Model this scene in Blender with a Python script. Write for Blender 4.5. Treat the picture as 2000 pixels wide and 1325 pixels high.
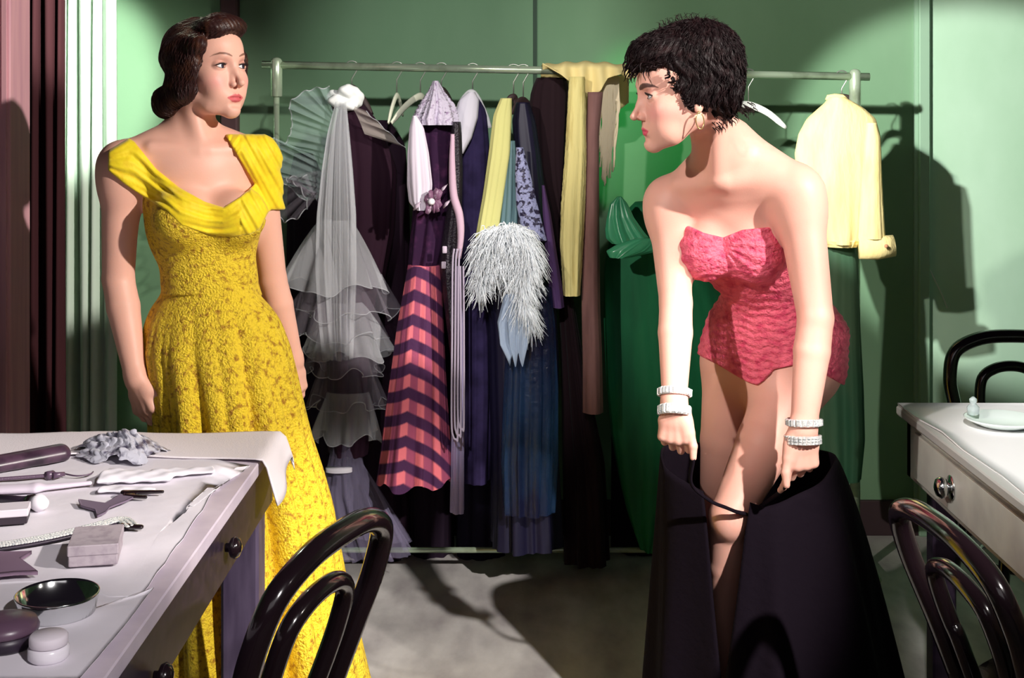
import bpy, math, random
import numpy as np
from mathutils import Vector, Matrix
random.seed(7); RNG = np.random.RandomState(7)
for o in list(bpy.data.objects): bpy.data.objects.remove(o)
SC = bpy.context.scene; COL = SC.collection

# ---------------------------------------------------------------- camera, world, lights, exposure
F = 2600.0; HZ = 213.0; CH = 1.47           # focal length in px of a 2000 px frame, horizon row, camera height
cd = bpy.data.cameras.new('camera'); cam = bpy.data.objects.new('camera', cd); COL.objects.link(cam)
cam.location = (0, 0, CH); cam.rotation_euler = (math.pi/2, 0, 0)
cd.sensor_fit = 'HORIZONTAL'; cd.sensor_width = 36; cd.lens = 36*F/2000; cd.shift_y = -(662.5-HZ)/2000; cd.clip_start = .05
SC.camera = cam
def W(px, py, Y):                            # a point seen at (px, py), standing at depth Y
    return np.array([(px-1000)*Y/F, Y, CH-(py-HZ)*Y/F])
wd = bpy.data.worlds.new('world'); SC.world = wd; wd.use_nodes = True
wd.node_tree.nodes['Background'].inputs[0].default_value = (.55, .40, .62, 1)
wd.node_tree.nodes['Background'].inputs[1].default_value = .016
SC.view_settings.view_transform = 'Standard'; SC.view_settings.look = 'None'
SC.view_settings.exposure = 0; SC.view_settings.gamma = 1
def spot(name, loc, at, power, half, blend, size, color=(1, 1, 1)):
    l = bpy.data.lights.new(name, 'SPOT'); l.energy = power; l.spot_size = 2*math.radians(half); l.spot_blend = blend
    l.shadow_soft_size = size; l.color = color
    o = bpy.data.objects.new(name, l); COL.objects.link(o); o.location = loc
    o.rotation_euler = (Vector(at)-Vector(loc)).to_track_quat('-Z', 'Y').to_euler(); return o
def area(name, loc, at, power, sx, sy, color=(1, 1, 1)):
    l = bpy.data.lights.new(name, 'AREA'); l.energy = power; l.shape = 'RECTANGLE'; l.size = sx; l.size_y = sy; l.color = color
    o = bpy.data.objects.new(name, l); COL.objects.link(o); o.location = loc
    o.rotation_euler = (Vector(at)-Vector(loc)).to_track_quat('-Z', 'Y').to_euler(); return o
spot('key_light_right_side', (-1.95, .0, 2.75), (1.12, 3.55, 1.74), 430, 18.5, .45, .04, (1, .92, .85))
spot('key_light_left_side', (2.50, .85, 2.75), (-.82, 3.15, 1.12), 900, 17, .45, .05, (1, .93, .86))
spot('floor_light', (1.65, .10, 2.80), (-.20, 3.45, .0), 950, 9.5, .5, .04, (1, .95, .90))
spot('rack_light', (.25, -.6, 2.9), (-.12, 4.2, 1.62), 560, 8.2, .9, .06, (1, .97, .95))
spot('left_table_fill', (1.2, -.5, 2.8), (-.80, 1.95, .75), 420, 11, .7, .06, (1, .95, .95))  # added, unseen spot that brightens the left tabletop
spot('costume_fill', (-.40, .2, 2.45), W(925, 640, 4.0), 330, 6.2, .9, .04, (1, .97, .97))  # added, unseen spot that lifts the boa and plaid skirt
spot('wall_fill', (-.05, 2.6, 2.0), (1.62, 4.6, 1.22), 330, 14, .35, .02, (1, .98, .95))  # added, unseen spot that brightens the wall at the right
spot('curtain_fill', (-.15, 2.3, 2.95), (-1.47, 4.40, 1.62), 900, 7.5, .5, .03, (.95, 1, .92))  # added, unseen spot that brightens the mint curtain
spot('right_table_fill', (.15, .35, 2.9), (1.36, 2.70, .74), 700, 9.5, .6, .05, (1, .98, .95))  # added, unseen spot that brightens the right table
spot('green_tint_spot', (.22, 3.75, 2.55), (W(1268, 285, 4.6)), 70, 11, .8, .03, (.12, 1, .30))  # added green spot, tints the patch of wall that turns vivid green
spot('hair_light', (-1.55, 4.55, 2.85), (-.74, 3.2, 1.62), 240, 9, .6, .03, (.95, 1, .75))
area('front_fill', (.0, -1.4, 2.3), (0, 3.3, .9), 6, 2.2, 1.2, (1, .93, .95))

# ---------------------------------------------------------------- helpers
def link(name, me, mats=None, parent=None, smooth=True):
    o = bpy.data.objects.new(name, me); COL.objects.link(o)
    if mats is not None:
        for m in (mats if isinstance(mats, (list, tuple)) else [mats]): me.materials.append(m)
    if smooth: me.polygons.foreach_set('use_smooth', [True]*len(me.polygons))
    if parent is not None: o.parent = parent; o.matrix_parent_inverse = Matrix.Translation(-Vector(parent.location)) if parent.parent is None else Matrix.Translation(-Vector(parent.matrix_world.translation))
    return o
def tag(o, label, cat, group=None, kind=None):
    if label: o['label'] = label
    if cat: o['category'] = cat
    if group: o['group'] = group
    if kind: o['kind'] = kind
    return o
def empty(name, loc, label, cat, group=None):
    o = bpy.data.objects.new(name, None); COL.objects.link(o); o.location = [float(v) for v in loc]; o.empty_display_size = .05
    o.matrix_world = Matrix.Translation(o.location)
    return tag(o, label, cat, group)
class MB:                                    # collects shapes into ONE mesh
    def __init__(s): s.v = []; s.f = []; s.n = 0
    def add(s, v, f):
        v = np.asarray(v, float).reshape(-1, 3); s.v.append(v)
        for q in f: s.f.append(tuple(int(i)+s.n for i in q))
        s.n += len(v); return s
    def grid(s, P, cu=False, cv=False):      # P: (m, n, 3)
        m, n = P.shape[:2]; f = []
        for i in range(m if cu else m-1):
            for j in range(n if cv else n-1):
                a, b = (i+1) % m, (j+1) % n
                f.append((i*n+j, i*n+b, a*n+b, a*n+j))
        return s.add(P.reshape(-1, 3), f)
    def box(s, a, b, ch=0):
        x0, y0, z0 = [min(p, q) for p, q in zip(a, b)]; x1, y1, z1 = [max(p, q) for p, q in zip(a, b)]
        if ch <= 0:
            return s.add([(x, y, z) for x in (x0, x1) for y in (y0, y1) for z in (z0, z1)],
                         [(0, 1, 3, 2), (4, 6, 7, 5), (0, 4, 5, 1), (2, 3, 7, 6), (0, 2, 6, 4), (1, 5, 7, 3)])
        c = ch; P = []
        def ring(z, k): return [(x0+c+k, y0+k, z), (x1-c-k, y0+k, z), (x1-k, y0+c+k, z), (x1-k, y1-c-k, z), (x1-c-k, y1-k, z), (x0+c+k, y1-k, z), (x0+k, y1-c-k, z), (x0+k, y0+c+k, z)]
        R = [ring(z0, c*.6), ring(z0+c, 0), ring(z1-c, 0), ring(z1, c*.6)]
        f = [tuple(range(7, -1, -1)), tuple(range(24, 32))]
        for i in range(3):
            for j in range(8): f.append((i*8+j, i*8+(j+1) % 8, i*8+8+(j+1) % 8, i*8+8+j))
        return s.add(np.array(R).reshape(-1, 3), f)
    def tube(s, pts, r, n=10, caps=True, flat=None):
        P = np.asarray(pts, float); m = len(P); r = np.broadcast_to(np.asarray(r, float), (m,))
        T = np.gradient(P, axis=0); T /= np.linalg.norm(T, axis=1)[:, None]+1e-12
        u = np.cross(T[0], (0, 0, 1)); 
        if np.linalg.norm(u) < .1: u = np.cross(T[0], (1, 0, 0))
        u /= np.linalg.norm(u); G = np.zeros((m, n, 3)); a = np.arange(n)*2*math.pi/n
        for i in range(m):
            u = u-T[i]*np.dot(u, T[i]); u /= np.linalg.norm(u)+1e-12; w = np.cross(T[i], u)
            k = 1 if flat is None else flat
            G[i] = P[i]+r[i]*(np.cos(a)[:, None]*u*k+np.sin(a)[:, None]*w)
        s.grid(G, cv=True)
        if caps:
            b = s.n-m*n; s.f.append(tuple(b+j for j in range(n-1, -1, -1))); s.f.append(tuple(b+(m-1)*n+j for j in range(n)))
        return s
    def lathe(s, c, prof, n=24, axis='z', cap=True):
        a = np.arange(n)*2*math.pi/n; G = []
        for r, h in prof:
            if axis == 'z': G.append([(c[0]+r*math.cos(t), c[1]+r*math.sin(t), c[2]+h) for t in a])
            elif axis == 'x': G.append([(c[0]+h, c[1]+r*math.cos(t), c[2]+r*math.sin(t)) for t in a])
            else: G.append([(c[0]+r*math.cos(t), c[1]+h, c[2]+r*math.sin(t)) for t in a])
        s.grid(np.array(G), cv=True)
        if cap:
            b = s.n-len(prof)*n; s.f.append(tuple(b+j for j in range(n-1, -1, -1))); s.f.append(tuple(b+(len(prof)-1)*n+j for j in range(n)))
        return s
    def build(s, name, mat, parent=None, smooth=True, auto=None):
        V = np.concatenate(s.v); me = bpy.data.meshes.new(name); me.from_pydata(V.tolist(), [], s.f); me.validate(); me.update()
        o = link(name, me, mat, parent, smooth)
        if auto: me.set_sharp_from_angle(angle=math.radians(auto))
        return o
def spline(P, n):                            # Catmull-Rom through P
    P = np.asarray(P, float); P = np.vstack([2*P[0]-P[1], P, 2*P[-1]-P[-2]]); m = len(P)-3; t = np.linspace(0, m, n); out = []
    for v in t:
        i = min(int(v), m-1); k = v-i; a, b, c, d = P[i:i+4]
        out.append(.5*((2*b)+(-a+c)*k+(2*a-5*b+4*c-d)*k*k+(-a+3*b-3*c+d)*k**3))
    return np.array(out)

# ---------------------------------------------------------------- materials
def mat(name, base=(.5, .5, .5), rough=.8, metal=0, spec=.4, sheen=0, alpha=1, sss=0, noise=None, bump=None, coat=0, trans=0, attr=None, emit=None):
    """noise=(scale, colour2, low, high[, stretch xyz]); bump=(scale, strength[, stretch])"""
    m = bpy.data.materials.new(name); m.use_nodes = True; N = m.node_tree.nodes; L = m.node_tree.links; b = N['Principled BSDF']
    I = b.inputs; I['Base Color'].default_value = (*base, 1); I['Roughness'].default_value = rough; I['Metallic'].default_value = metal
    I['Specular IOR Level'].default_value = spec; I['Sheen Weight'].default_value = sheen; I['Alpha'].default_value = alpha
    I['Coat Weight'].default_value = coat; I['Transmission Weight'].default_value = trans
    if sss: I['Subsurface Weight'].default_value = sss; I['Subsurface Radius'].default_value = (1, .35, .2); I['Subsurface Scale'].default_value = .012
    tc = N.new('ShaderNodeTexCoord')
    def nz(scale, st, detail=4, kind='noise'):
        mp = N.new('ShaderNodeMapping'); mp.inputs['Scale'].default_value = st; L.new(tc.outputs['Object'], mp.inputs['Vector'])
        t = N.new('ShaderNodeTexNoise' if kind == 'noise' else 'ShaderNodeTexVoronoi'); t.inputs['Scale'].default_value = scale
        if kind == 'noise': t.inputs['Detail'].default_value = detail
        L.new(mp.outputs[0], t.inputs['Vector']); return t.outputs['Fac' if kind == 'noise' else 'Distance']
    last = None
    if attr:
        at = N.new('ShaderNodeAttribute'); at.attribute_name = attr; last = at.outputs['Color']; L.new(last, I['Base Color'])
    if noise:
        st = noise[4] if len(noise) > 4 else (1, 1, 1); kd = noise[5] if len(noise) > 5 else 'noise'
        o = nz(noise[0], st, 5, kd); r = N.new('ShaderNodeMapRange'); r.inputs['From Min'].default_value = noise[2]; r.inputs['From Max'].default_value = noise[3]
        L.new(o, r.inputs['Value']); x = N.new('ShaderNodeMix'); x.data_type = 'RGBA'; L.new(r.outputs[0], x.inputs[0])
        x.inputs[6].default_value = (*base, 1); x.inputs[7].default_value = (*noise[1], 1)
        if last: L.new(last, x.inputs[6])
        L.new(x.outputs[2], I['Base Color'])
    if bump:
        st = bump[2] if len(bump) > 2 else (1, 1, 1)
        bp = N.new('ShaderNodeBump'); bp.inputs['Strength'].default_value = bump[1]; bp.inputs['Distance'].default_value = .01
        L.new(nz(bump[0], st), bp.inputs['Height']); L.new(bp.outputs[0], I['Normal'])
    return m
# ---------------------------------------------------------------- implicit surfaces: smooth-blended solids turned into one continuous mesh
def nrm(v): v = np.asarray(v, float); return v/np.linalg.norm(v)
class RC:                                    # tapering round limb
    def __init__(s, a, b, ra, rb): s.a = np.asarray(a, float); s.d = np.asarray(b, float)-s.a; s.ra = ra; s.rb = rb; s.c = s.a+s.d/2; s.R = np.linalg.norm(s.d)/2+max(ra, rb)
    def __call__(s, P):
        q = P-s.a; t = np.clip(q@s.d/max(s.d@s.d, 1e-12), 0, 1); return np.linalg.norm(q-t[:, None]*s.d, axis=1)-(s.ra+(s.rb-s.ra)*t)
class EL:                                    # ellipsoid; M rows = its axes
    def __init__(s, c, r, M=None): s.c = np.asarray(c, float); s.r = np.asarray(r, float); s.M = np.eye(3) if M is None else np.asarray(M); s.R = s.r.max()
    def __call__(s, P):
        q = (P-s.c)@s.M.T; k0 = np.linalg.norm(q/s.r, axis=1); k1 = np.linalg.norm(q/s.r**2, axis=1)+1e-9; return k0*(k0-1)/k1
class EC:                                    # limb with elliptic sections; S = direction of the first radius
    def __init__(s, a, b, S, ra, rb):
        s.a = np.asarray(a, float); s.d = np.asarray(b, float)-s.a; s.L = np.linalg.norm(s.d); w = s.d/s.L; S = nrm(S-w*np.dot(S, w)); s.M = np.array([S, np.cross(w, S), w])
        s.ra = np.asarray(ra, float); s.rb = np.asarray(rb, float); s.c = s.a+s.d/2; s.R = s.L/2+max(max(ra), max(rb))
    def __call__(s, P):
        q = P-s.a; t = np.clip(q@s.d/(s.L**2), 0, 1); q = (q-t[:, None]*s.d)@s.M.T; r = np.empty_like(q)
        r[:, :2] = s.ra+(s.rb-s.ra)*t[:, None]; r[:, 2] = r[:, :2].min(1)
        k0 = np.linalg.norm(q/r, axis=1); k1 = np.linalg.norm(q/r**2, axis=1)+1e-9; return k0*(k0-1)/k1
class FN:                                    # free function with a bounding sphere
    def __init__(s, f, c, R): s.f = f; s.c = np.asarray(c, float); s.R = R
    def __call__(s, P): return s.f(P)
class Solid:
    def __init__(s): s.ops = []
    def u(s, p, k=.01): s.ops.append((0, k, p)); return s
    def s(s, p, k=.01): s.ops.append((1, k, p)); return s
    def __call__(s, P, cull=True):
        d = np.full(len(P), .5)
        if len(P) == 0: return d
        lo, hi = P.min(0), P.max(0)
        for op, k, p in s.ops:
            if cull and np.linalg.norm(np.maximum(0, np.maximum(lo-p.c, p.c-hi))) > p.R+.10: continue
            e = p(P)
            if op == 0: h = np.maximum(k-np.abs(d-e), 0)/k; d = np.minimum(d, e)-h*h*k*.25
            else: e = -e; h = np.maximum(k-np.abs(d-e), 0)/k; d = np.maximum(d, e)+h*h*k*.25
        return d
def axis_grid(lo, hi, fine, coarse, zones):  # grid lines, denser inside the given zones
    x = [lo]
    while x[-1] < hi:
        v = x[-1]; st = coarse
        for a, b in zones:
            g = max(a-v, v-b, 0); st = min(st, fine+g*.16)
        x.append(v+st)
    return np.array(x)
def net(f, xs, ys, zs, B=6):                 # surface nets on a rectilinear grid, evaluated only near the surface
    ax = [xs, ys, zs]; n = [len(a)-1 for a in ax]; nb = [k//B for k in n]
    ctr = [np.array([(a[i*B]+a[i*B+B])/2 for i in range(m)]) for a, m in zip(ax, nb)]; hw = [np.array([(a[i*B+B]-a[i*B])/2 for i in range(m)]) for a, m in zip(ax, nb)]
    keep = []
    for k in range(nb[2]):
        I, J = np.meshgrid(np.arange(nb[0]), np.arange(nb[1]), indexing='ij'); I = I.ravel(); J = J.ravel()
        P = np.stack([ctr[0][I], ctr[1][J], np.full(len(I), ctr[2][k])], 1); rad = np.sqrt(hw[0][I]**2+hw[1][J]**2+hw[2][k]**2)
        d = f(P); m = np.abs(d) < rad*2.3+.007
        if m.any(): keep.append(np.stack([I[m], J[m], np.full(m.sum(), k)], 1))
    keep = np.concatenate(keep); g = np.arange(B+1)
    L = np.stack(np.meshgrid(g, g, g, indexing='ij'), -1).reshape(-1, 3); key = (keep//4)@np.array([1, 1000, 1000000]); keep = keep[np.argsort(key, kind='stable')]
    ids, pos, vals = [], [], []; NX, NY, NZ = [len(a) for a in ax]
    corner = np.array([(i, j, k) for i in (0, 1) for j in (0, 1) for k in (0, 1)])
    edges = [(a, b) for a in range(8) for b in range(a+1, 8) if np.abs(corner[a]-corner[b]).sum() == 1]
    for c0 in range(0, len(keep), 48):
        kb = keep[c0:c0+48]; G = (kb[:, None, :]*B+L[None]); P = np.stack([ax[d][G[..., d]] for d in range(3)], -1)
        D = f(P.reshape(-1, 3)).reshape(len(kb), B+1, B+1, B+1); PP = P.reshape(len(kb), B+1, B+1, B+1, 3); GG = G.reshape(len(kb), B+1, B+1, B+1, 3)
        cv = np.stack([D[:, c[0]:c[0]+B, c[1]:c[1]+B, c[2]:c[2]+B] for c in corner], -1); neg = cv < 0; m = neg.any(-1) & ~neg.all(-1)
        if not m.any(): continue
        cvm = cv[m]; cp = np.stack([PP[:, c[0]:c[0]+B, c[1]:c[1]+B, c[2]:c[2]+B][m] for c in corner], 1); acc = np.zeros((len(cvm), 3)); cnt = np.zeros(len(cvm))
        for a, b in edges:
            x = (cvm[:, a] < 0) != (cvm[:, b] < 0); t = np.where(x, cvm[:, a]/(cvm[:, a]-cvm[:, b]+1e-20), 0)
            acc += np.where(x[:, None], cp[:, a]+t[:, None]*(cp[:, b]-cp[:, a]), 0); cnt += x
        gi = GG[:, :B, :B, :B][m]; ids.append((gi[:, 0]*NY+gi[:, 1])*NZ+gi[:, 2]); pos.append(acc/cnt[:, None]); vals.append(cvm)
    ids = np.concatenate(ids); pos = np.concatenate(pos); vals = np.concatenate(vals); o = np.argsort(ids); ids = ids[o]; pos = pos[o]; vals = vals[o]
    def look(q):
        i = np.clip(np.searchsorted(ids, q), 0, len(ids)-1); return np.where(ids[i] == q, i, -1)
    F_ = []
    for d, (e, sa, sb) in enumerate([(4, NZ, 1), (2, 1, NY*NZ), (1, NY*NZ, NZ)]):
        m = (vals[:, 0] < 0) != (vals[:, e] < 0); q = ids[m]
        c = np.stack([np.nonzero(m)[0], look(q-sa), look(q-sa-sb), look(q-sb)], 1); ok = (c >= 0).all(1); c = c[ok]; s0 = vals[m, 0][ok] < 0
        c[~s0] = c[~s0][:, ::-1]; F_.append(c)
    return pos, np.concatenate(F_)
def relax(V, Fq, it=1, w=.5, mask=None):
    a = Fq[:, [0, 1, 2, 3]].ravel(); b = Fq[:, [1, 2, 3, 0]].ravel(); n = len(V)
    for _ in range(it):
        S = np.stack([np.bincount(a, V[b, i], n)+np.bincount(b, V[a, i], n) for i in range(3)], 1); c = np.bincount(a, minlength=n)+np.bincount(b, minlength=n)
        N = V+w*(S/np.maximum(c, 1)[:, None]-V); V = N if mask is None else np.where(mask[:, None], N, V)
    return V
def qmesh(name, V, Fq, m, parent=None, col=None):
    me = bpy.data.meshes.new(name); me.vertices.add(len(V)); me.vertices.foreach_set('co', V.astype(np.float32).ravel())
    me.loops.add(Fq.size); me.loops.foreach_set('vertex_index', Fq.astype(np.int32).ravel()); me.polygons.add(len(Fq)); me.polygons.foreach_set('loop_start', np.arange(0, Fq.size, 4, dtype=np.int32))
    me.update(calc_edges=True); me.validate()
    if col is not None:
        at = me.color_attributes.new('tint', 'FLOAT_COLOR', 'POINT'); at.data.foreach_set('color', np.hstack([col, np.ones((len(col), 1))]).astype(np.float32).ravel())
    return link(name, me, m, parent)
def grad(f, P, e=.0015):
    g = np.stack([f(P+d)-f(P-d) for d in np.eye(3)*e], 1); return g/(np.linalg.norm(g, axis=1)[:, None]+1e-9)
def pxy(P):                                  # where a point is seen, px
    return 1000+F*P[:, 0]/P[:, 1], HZ+F*(CH-P[:, 2])/P[:, 1]

class Head:                                  # x = her left, y = forward, z = up, origin between the ears at eye height
    def __init__(s, o, yaw, pitch=0, roll=0, sc=1.0, **kw):
        f = np.array([math.sin(yaw), -math.cos(yaw), 0]); l = np.array([-f[1], f[0], 0]); z = np.array([0, 0, 1.])
        f2 = f*math.cos(pitch)+z*math.sin(pitch); u = np.cross(f2, l); l2 = l*math.cos(roll)+u*math.sin(roll); u2 = np.cross(f2, l2)
        s.M = np.array([l2, f2, u2]); s.o = np.asarray(o, float); s.sc = sc; s.kw = kw
    def w(s, x, y, z): return s.o+s.sc*(np.array([x, y, z])@s.M)
    def wn(s, P): return s.o+s.sc*(np.asarray(P)@s.M)
    def loc(s, P): return (P-s.o)@s.M.T/s.sc
    def el(s, c, r, tilt=0):
        M = s.M
        if tilt: c_, s_ = math.cos(tilt), math.sin(tilt); M = np.array([[1, 0, 0], [0, c_, s_], [0, -s_, c_]])@M
        return EL(s.w(*c), np.array(r)*s.sc, M)
    def rc(s, a, b, ra, rb): return RC(s.w(*a), s.w(*b), ra*s.sc, rb*s.sc)
    def shape(s, B):
        k = s.sc; smile = s.kw.get('open', 0)
        B.u(s.el((0, -.018, .028), (.072, .090, .080)), .02)
        B.u(s.el((0, .030, -.018), (.058, .062, .078)), .04)
        B.u(s.el((0, .045, .045), (.052, .048, .045)), .03)
        for q in (-1, 1):
            B.u(s.rc((q*.048, .000, -.055), (q*.032, .045, -.085), .017, .0145), .03)
            B.u(s.rc((q*.032, .045, -.085), (q*.007, .076, -.101), .0135, .0125), .028)
            B.u(s.el((q*.040, .058, -.032), (.020, .024, .020)), .025)
            B.u(s.el((q*.026, .066, -.060), (.020, .020, .024)), .025)
        B.u(s.el((0, .080, -.100), (.013, .013, .012)), .015)
        B.u(s.el((0, .0750, -.071), (.024, .020, .018)), .020)                 # tooth arch
        B.u(s.rc((-.022, .083, .020), (.022, .083, .020), .010, .010), .02)
        for q in (-1, 1): B.s(s.el((q*.031, .100, .001), (.017, .014, .0115)), .014)
        B.u(s.rc((0, .088, .010), (0, .098, -.016), .0065, .0070), .014)
        B.u(s.rc((0, .098, -.016), (0, .1140, -.0385), .0060, .0066), .008)
        for q in (-1, 1): B.u(s.rc((q*.004, .088, -.012), (q*.0065, .0935, -.036), .0055, .0070), .008)
        B.u(s.el((0, .1125, -.0412), (.0076, .0080, .0066)), .006)
        for q in (-1, 1):
            B.u(s.el((q*.0110, .0975, -.0435), (.0062, .0090, .0066)), .006)
            B.s(s.el((q*.0058, .1020, -.0500), (.0030, .0058, .0034)), .0025)
        B.s(s.rc((0, .1035, -.0535), (0, .1015, -.0600), .0022, .0025), .005)
        up = [(-.0225, .0800, -.0722), (-.0120, .0905, -.0695), (-.0040, .0938, -.0668), (0, .0940, -.0680), (.0040, .0938, -.0668), (.0120, .0905, -.0695), (.0225, .0800, -.0722)]
        ru = [.0018, .0036, .0042, .0040, .0042, .0036, .0018]
        for i in range(6): B.u(s.rc(up[i], up[i+1], ru[i], ru[i+1]), .003)
        lo = [(-.0195, .0808, -.0745), (-.0100, .0898, -.0785), (0, .0922, -.0795), (.0100, .0898, -.0785), (.0195, .0808, -.0745)]; rl = [.0018, .0046, .0054, .0046, .0018]
        for i in range(4): B.u(s.rc(lo[i], lo[i+1], rl[i], rl[i+1]), .003)
        cr = [(-.0225, .0835, -.0728), (-.0110, .0950, -.0735), (0, .0985, -.0735), (.0110, .0950, -.0735), (.0225, .0835, -.0728)]
        for i in range(4): B.s(s.rc(cr[i], cr[i+1], .0010, .0010), .004)
        B.s(s.rc((-.010, .0945, -.0885), (.010, .0945, -.0885), .0030, .0030), .012)
        for q in (-1, 1):
            B.u(s.el((q*.031, .0755, .0), (.0160, .0142, .0140)), .004)
            B.s(s.el((q*.0315, .0900, -.0008), (.0138, .0105, .0047+.0006*s.kw.get('wide', 0))), .0018)
            B.u(s.el((q*.0715, -.008, -.012), (.0045, .016, .028), .12), .006)   # ear
            B.u(s.el((q*.0745, -.004, -.034), (.005, .008, .010)), .006)
            B.s(s.el((q*.0790, -.006, -.006), (.0050, .009, .018), .12), .004)
    def tint(s, V, skin, lip, brow):
        q = s.loc(V); C = np.tile(np.array(skin, float), (len(V), 1)); x = np.abs(q[:, 0]); z = q[:, 2]; y = q[:, 1]; near = np.linalg.norm(q, axis=1) < .16
        bl = np.exp(-(((x-.045)/.020)**2+((z+.036)/.018)**2))*(y > .02)*near; C = C*(1-bl[:, None]*np.array([.0, .18, .10]))
        topz = np.interp(x, [0, .004, .012, .0225, .025], [-.0662, -.0640, -.0666, -.0715, -.074]); lowz = np.interp(x, [0, .01, .0195, .0225, .024], [-.0838, -.0824, -.0762, -.0738, -.073])
        sd = np.minimum(np.minimum(.0228-x, topz-z), z-lowz); k = (np.clip(sd/.0012+.5, 0, 1)*((y > .072) & near))[:, None]; C = C*(1-k)+k*np.array(lip)
        bx = np.array([.011, .018, .027, .037, .046, .051]); bz = np.array([.0175, .0205, .0232, .0240, .0205, .0165])+s.kw.get('browz', 0); th = np.array([.0016, .0030, .0032, .0026, .0014, .0003])*s.kw.get('browt', 1)
        k = (np.clip((np.interp(x, bx, th)-np.abs(z-np.interp(x, bx, bz)))/.0014+.5, 0, 1)*((x > .0105) & (x < .051) & (y > .03) & near))[:, None]*.9; C = C*(1-k)+k*np.array(brow)
        t = np.exp(-(((x-.032)/.017)**2+((z-.009)/.008)**2))*(y > .05)*near*.45; C = C*(1-t[:, None]*np.array([.25, .5, .5]))
        return C
def eyes(H, parent, m_white, m_iris, m_pupil, m_lash, look=(0, 0)):
    for q in (-1, 1):
        mb = MB(); r = .0122; yaw, pit = look; d = nrm([math.sin(yaw)*1, math.cos(yaw), math.sin(pit)]); c = np.array([q*.031, .0752, 0])
        def cap(ang, rr, n=20, m=5):
            a = nrm(np.cross(d, (0, 0, 1))); b = np.cross(a, d); G = []
            for i in range(m+1):
                t = ang*i/m; G.append([c+rr*(math.cos(t)*d+math.sin(t)*(math.cos(p)*a+math.sin(p)*b)) for p in np.arange(n)*2*math.pi/n])
            return H.wn(np.array(G).reshape(-1, 3)).reshape(m+1, n, 3)
        mb.grid(cap(math.pi, r, 24, 14), cv=True); e = mb.build('eye', m_white, parent)
        ir = MB(); ir.grid(cap(.50, r+.0003), cv=True); ir.build('iris', m_iris, e)
        pu = MB(); pu.grid(cap(.22, r+.0006), cv=True); pu.build('pupil', m_pupil, e)
        la = MB(); t = np.linspace(-1, 1, 15); P = np.stack([q*.0315+.0142*t, .0893-.0052*t*t-.0018*np.abs(t)**3, .0046-.0042*t*t+.0004], 1)
        la.tube(H.wn(P), .0015*H.sc, 6)
        for i in range(26):
            t = -1+2*i/25; p = np.array([q*.0315+.0142*t, .0893-.0052*t*t, .0048-.0042*t*t]); dd = np.array([q*.25+.5*t, 1, .55])*.0046
            la.tube(H.wn(np.array([p, p+dd*.6+[0, 0, .0002], p+dd+[0, 0, .0018]])), [.00045*H.sc, .0003*H.sc, .0001*H.sc], 4, False)
        P = np.stack([q*.0315+.0135*np.linspace(-1, 1, 12), .0888-.0050*np.linspace(-1, 1, 12)**2, -.0056+.0044*np.linspace(-1, 1, 12)**2], 1)
        la.tube(H.wn(P), .0005*H.sc, 5)
        la.build('eyelashes', m_lash, parent)
def hand(B, wrist, d, back, thumb_side, curls, L=.175, spread=.10, tcurl=.3, hw=.037, tdir=None):
    """wrist point, pointing direction d, normal of the back of the hand, vector to the thumb side"""
    d = nrm(d); n = nrm(back-d*np.dot(back, d)); t = nrm(thumb_side-d*np.dot(thumb_side, d)-n*np.dot(thumb_side, n)); K = L/.175
    w = np.asarray(wrist, float)
    B.u(EC(w-d*.01, w+d*.035*K, t, (.027*K, .019*K), (.034*K, .015*K)), .015)
    B.u(EC(w+d*.035*K, w+d*.072*K, t, (.034*K, .015*K), (hw*K, .0125*K)), .012)
    tips = []
    for i, (off, ln) in enumerate([(.027, .070), (.009, .078), (-.009, .073), (-.026, .057)]):
        kn = w+d*(.078-.004*abs(i-1.2))*K+t*off*K; a = spread*(1.2-i)/1.5; fd = nrm(d+t*a); p = kn; ang = 0; r = [.0088, .0080, .0072, .0060]; fr = [.46, .30, .24]
        B.u(RC(w+d*.03*K+t*off*.7*K+n*.003, kn+n*.002, .009*K, .0095*K), .008)
        for j in range(3):
            ang += curls[i][j]; v = fd*math.cos(ang)-n*math.sin(ang); e = p+v*ln*fr[j]*K; B.u(RC(p, e, r[j]*K*(1 if i < 3 else .9), r[j+1]*K*(1 if i < 3 else .9)), .003 if j else .006); p = e
        tips.append(p)
    tb = w+d*.022*K+t*.022*K-n*.006*K; td = nrm(tdir if tdir is not None else d*.75+t*.65-n*.25); p1 = tb+td*.038*K; td2 = nrm(td*math.cos(tcurl)-t*math.sin(tcurl)*.7-n*math.sin(tcurl)*.5+d*.1)
    p2 = p1+td2*.030*K; p3 = p2+nrm(td2-t*.25)*.024*K
    B.u(RC(tb, p1, .014*K, .0105*K), .014); B.u(RC(p1, p2, .0100*K, .0092*K), .004); B.u(RC(p2, p3, .0092*K, .0072*K), .003)
    return tips, p3
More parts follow.
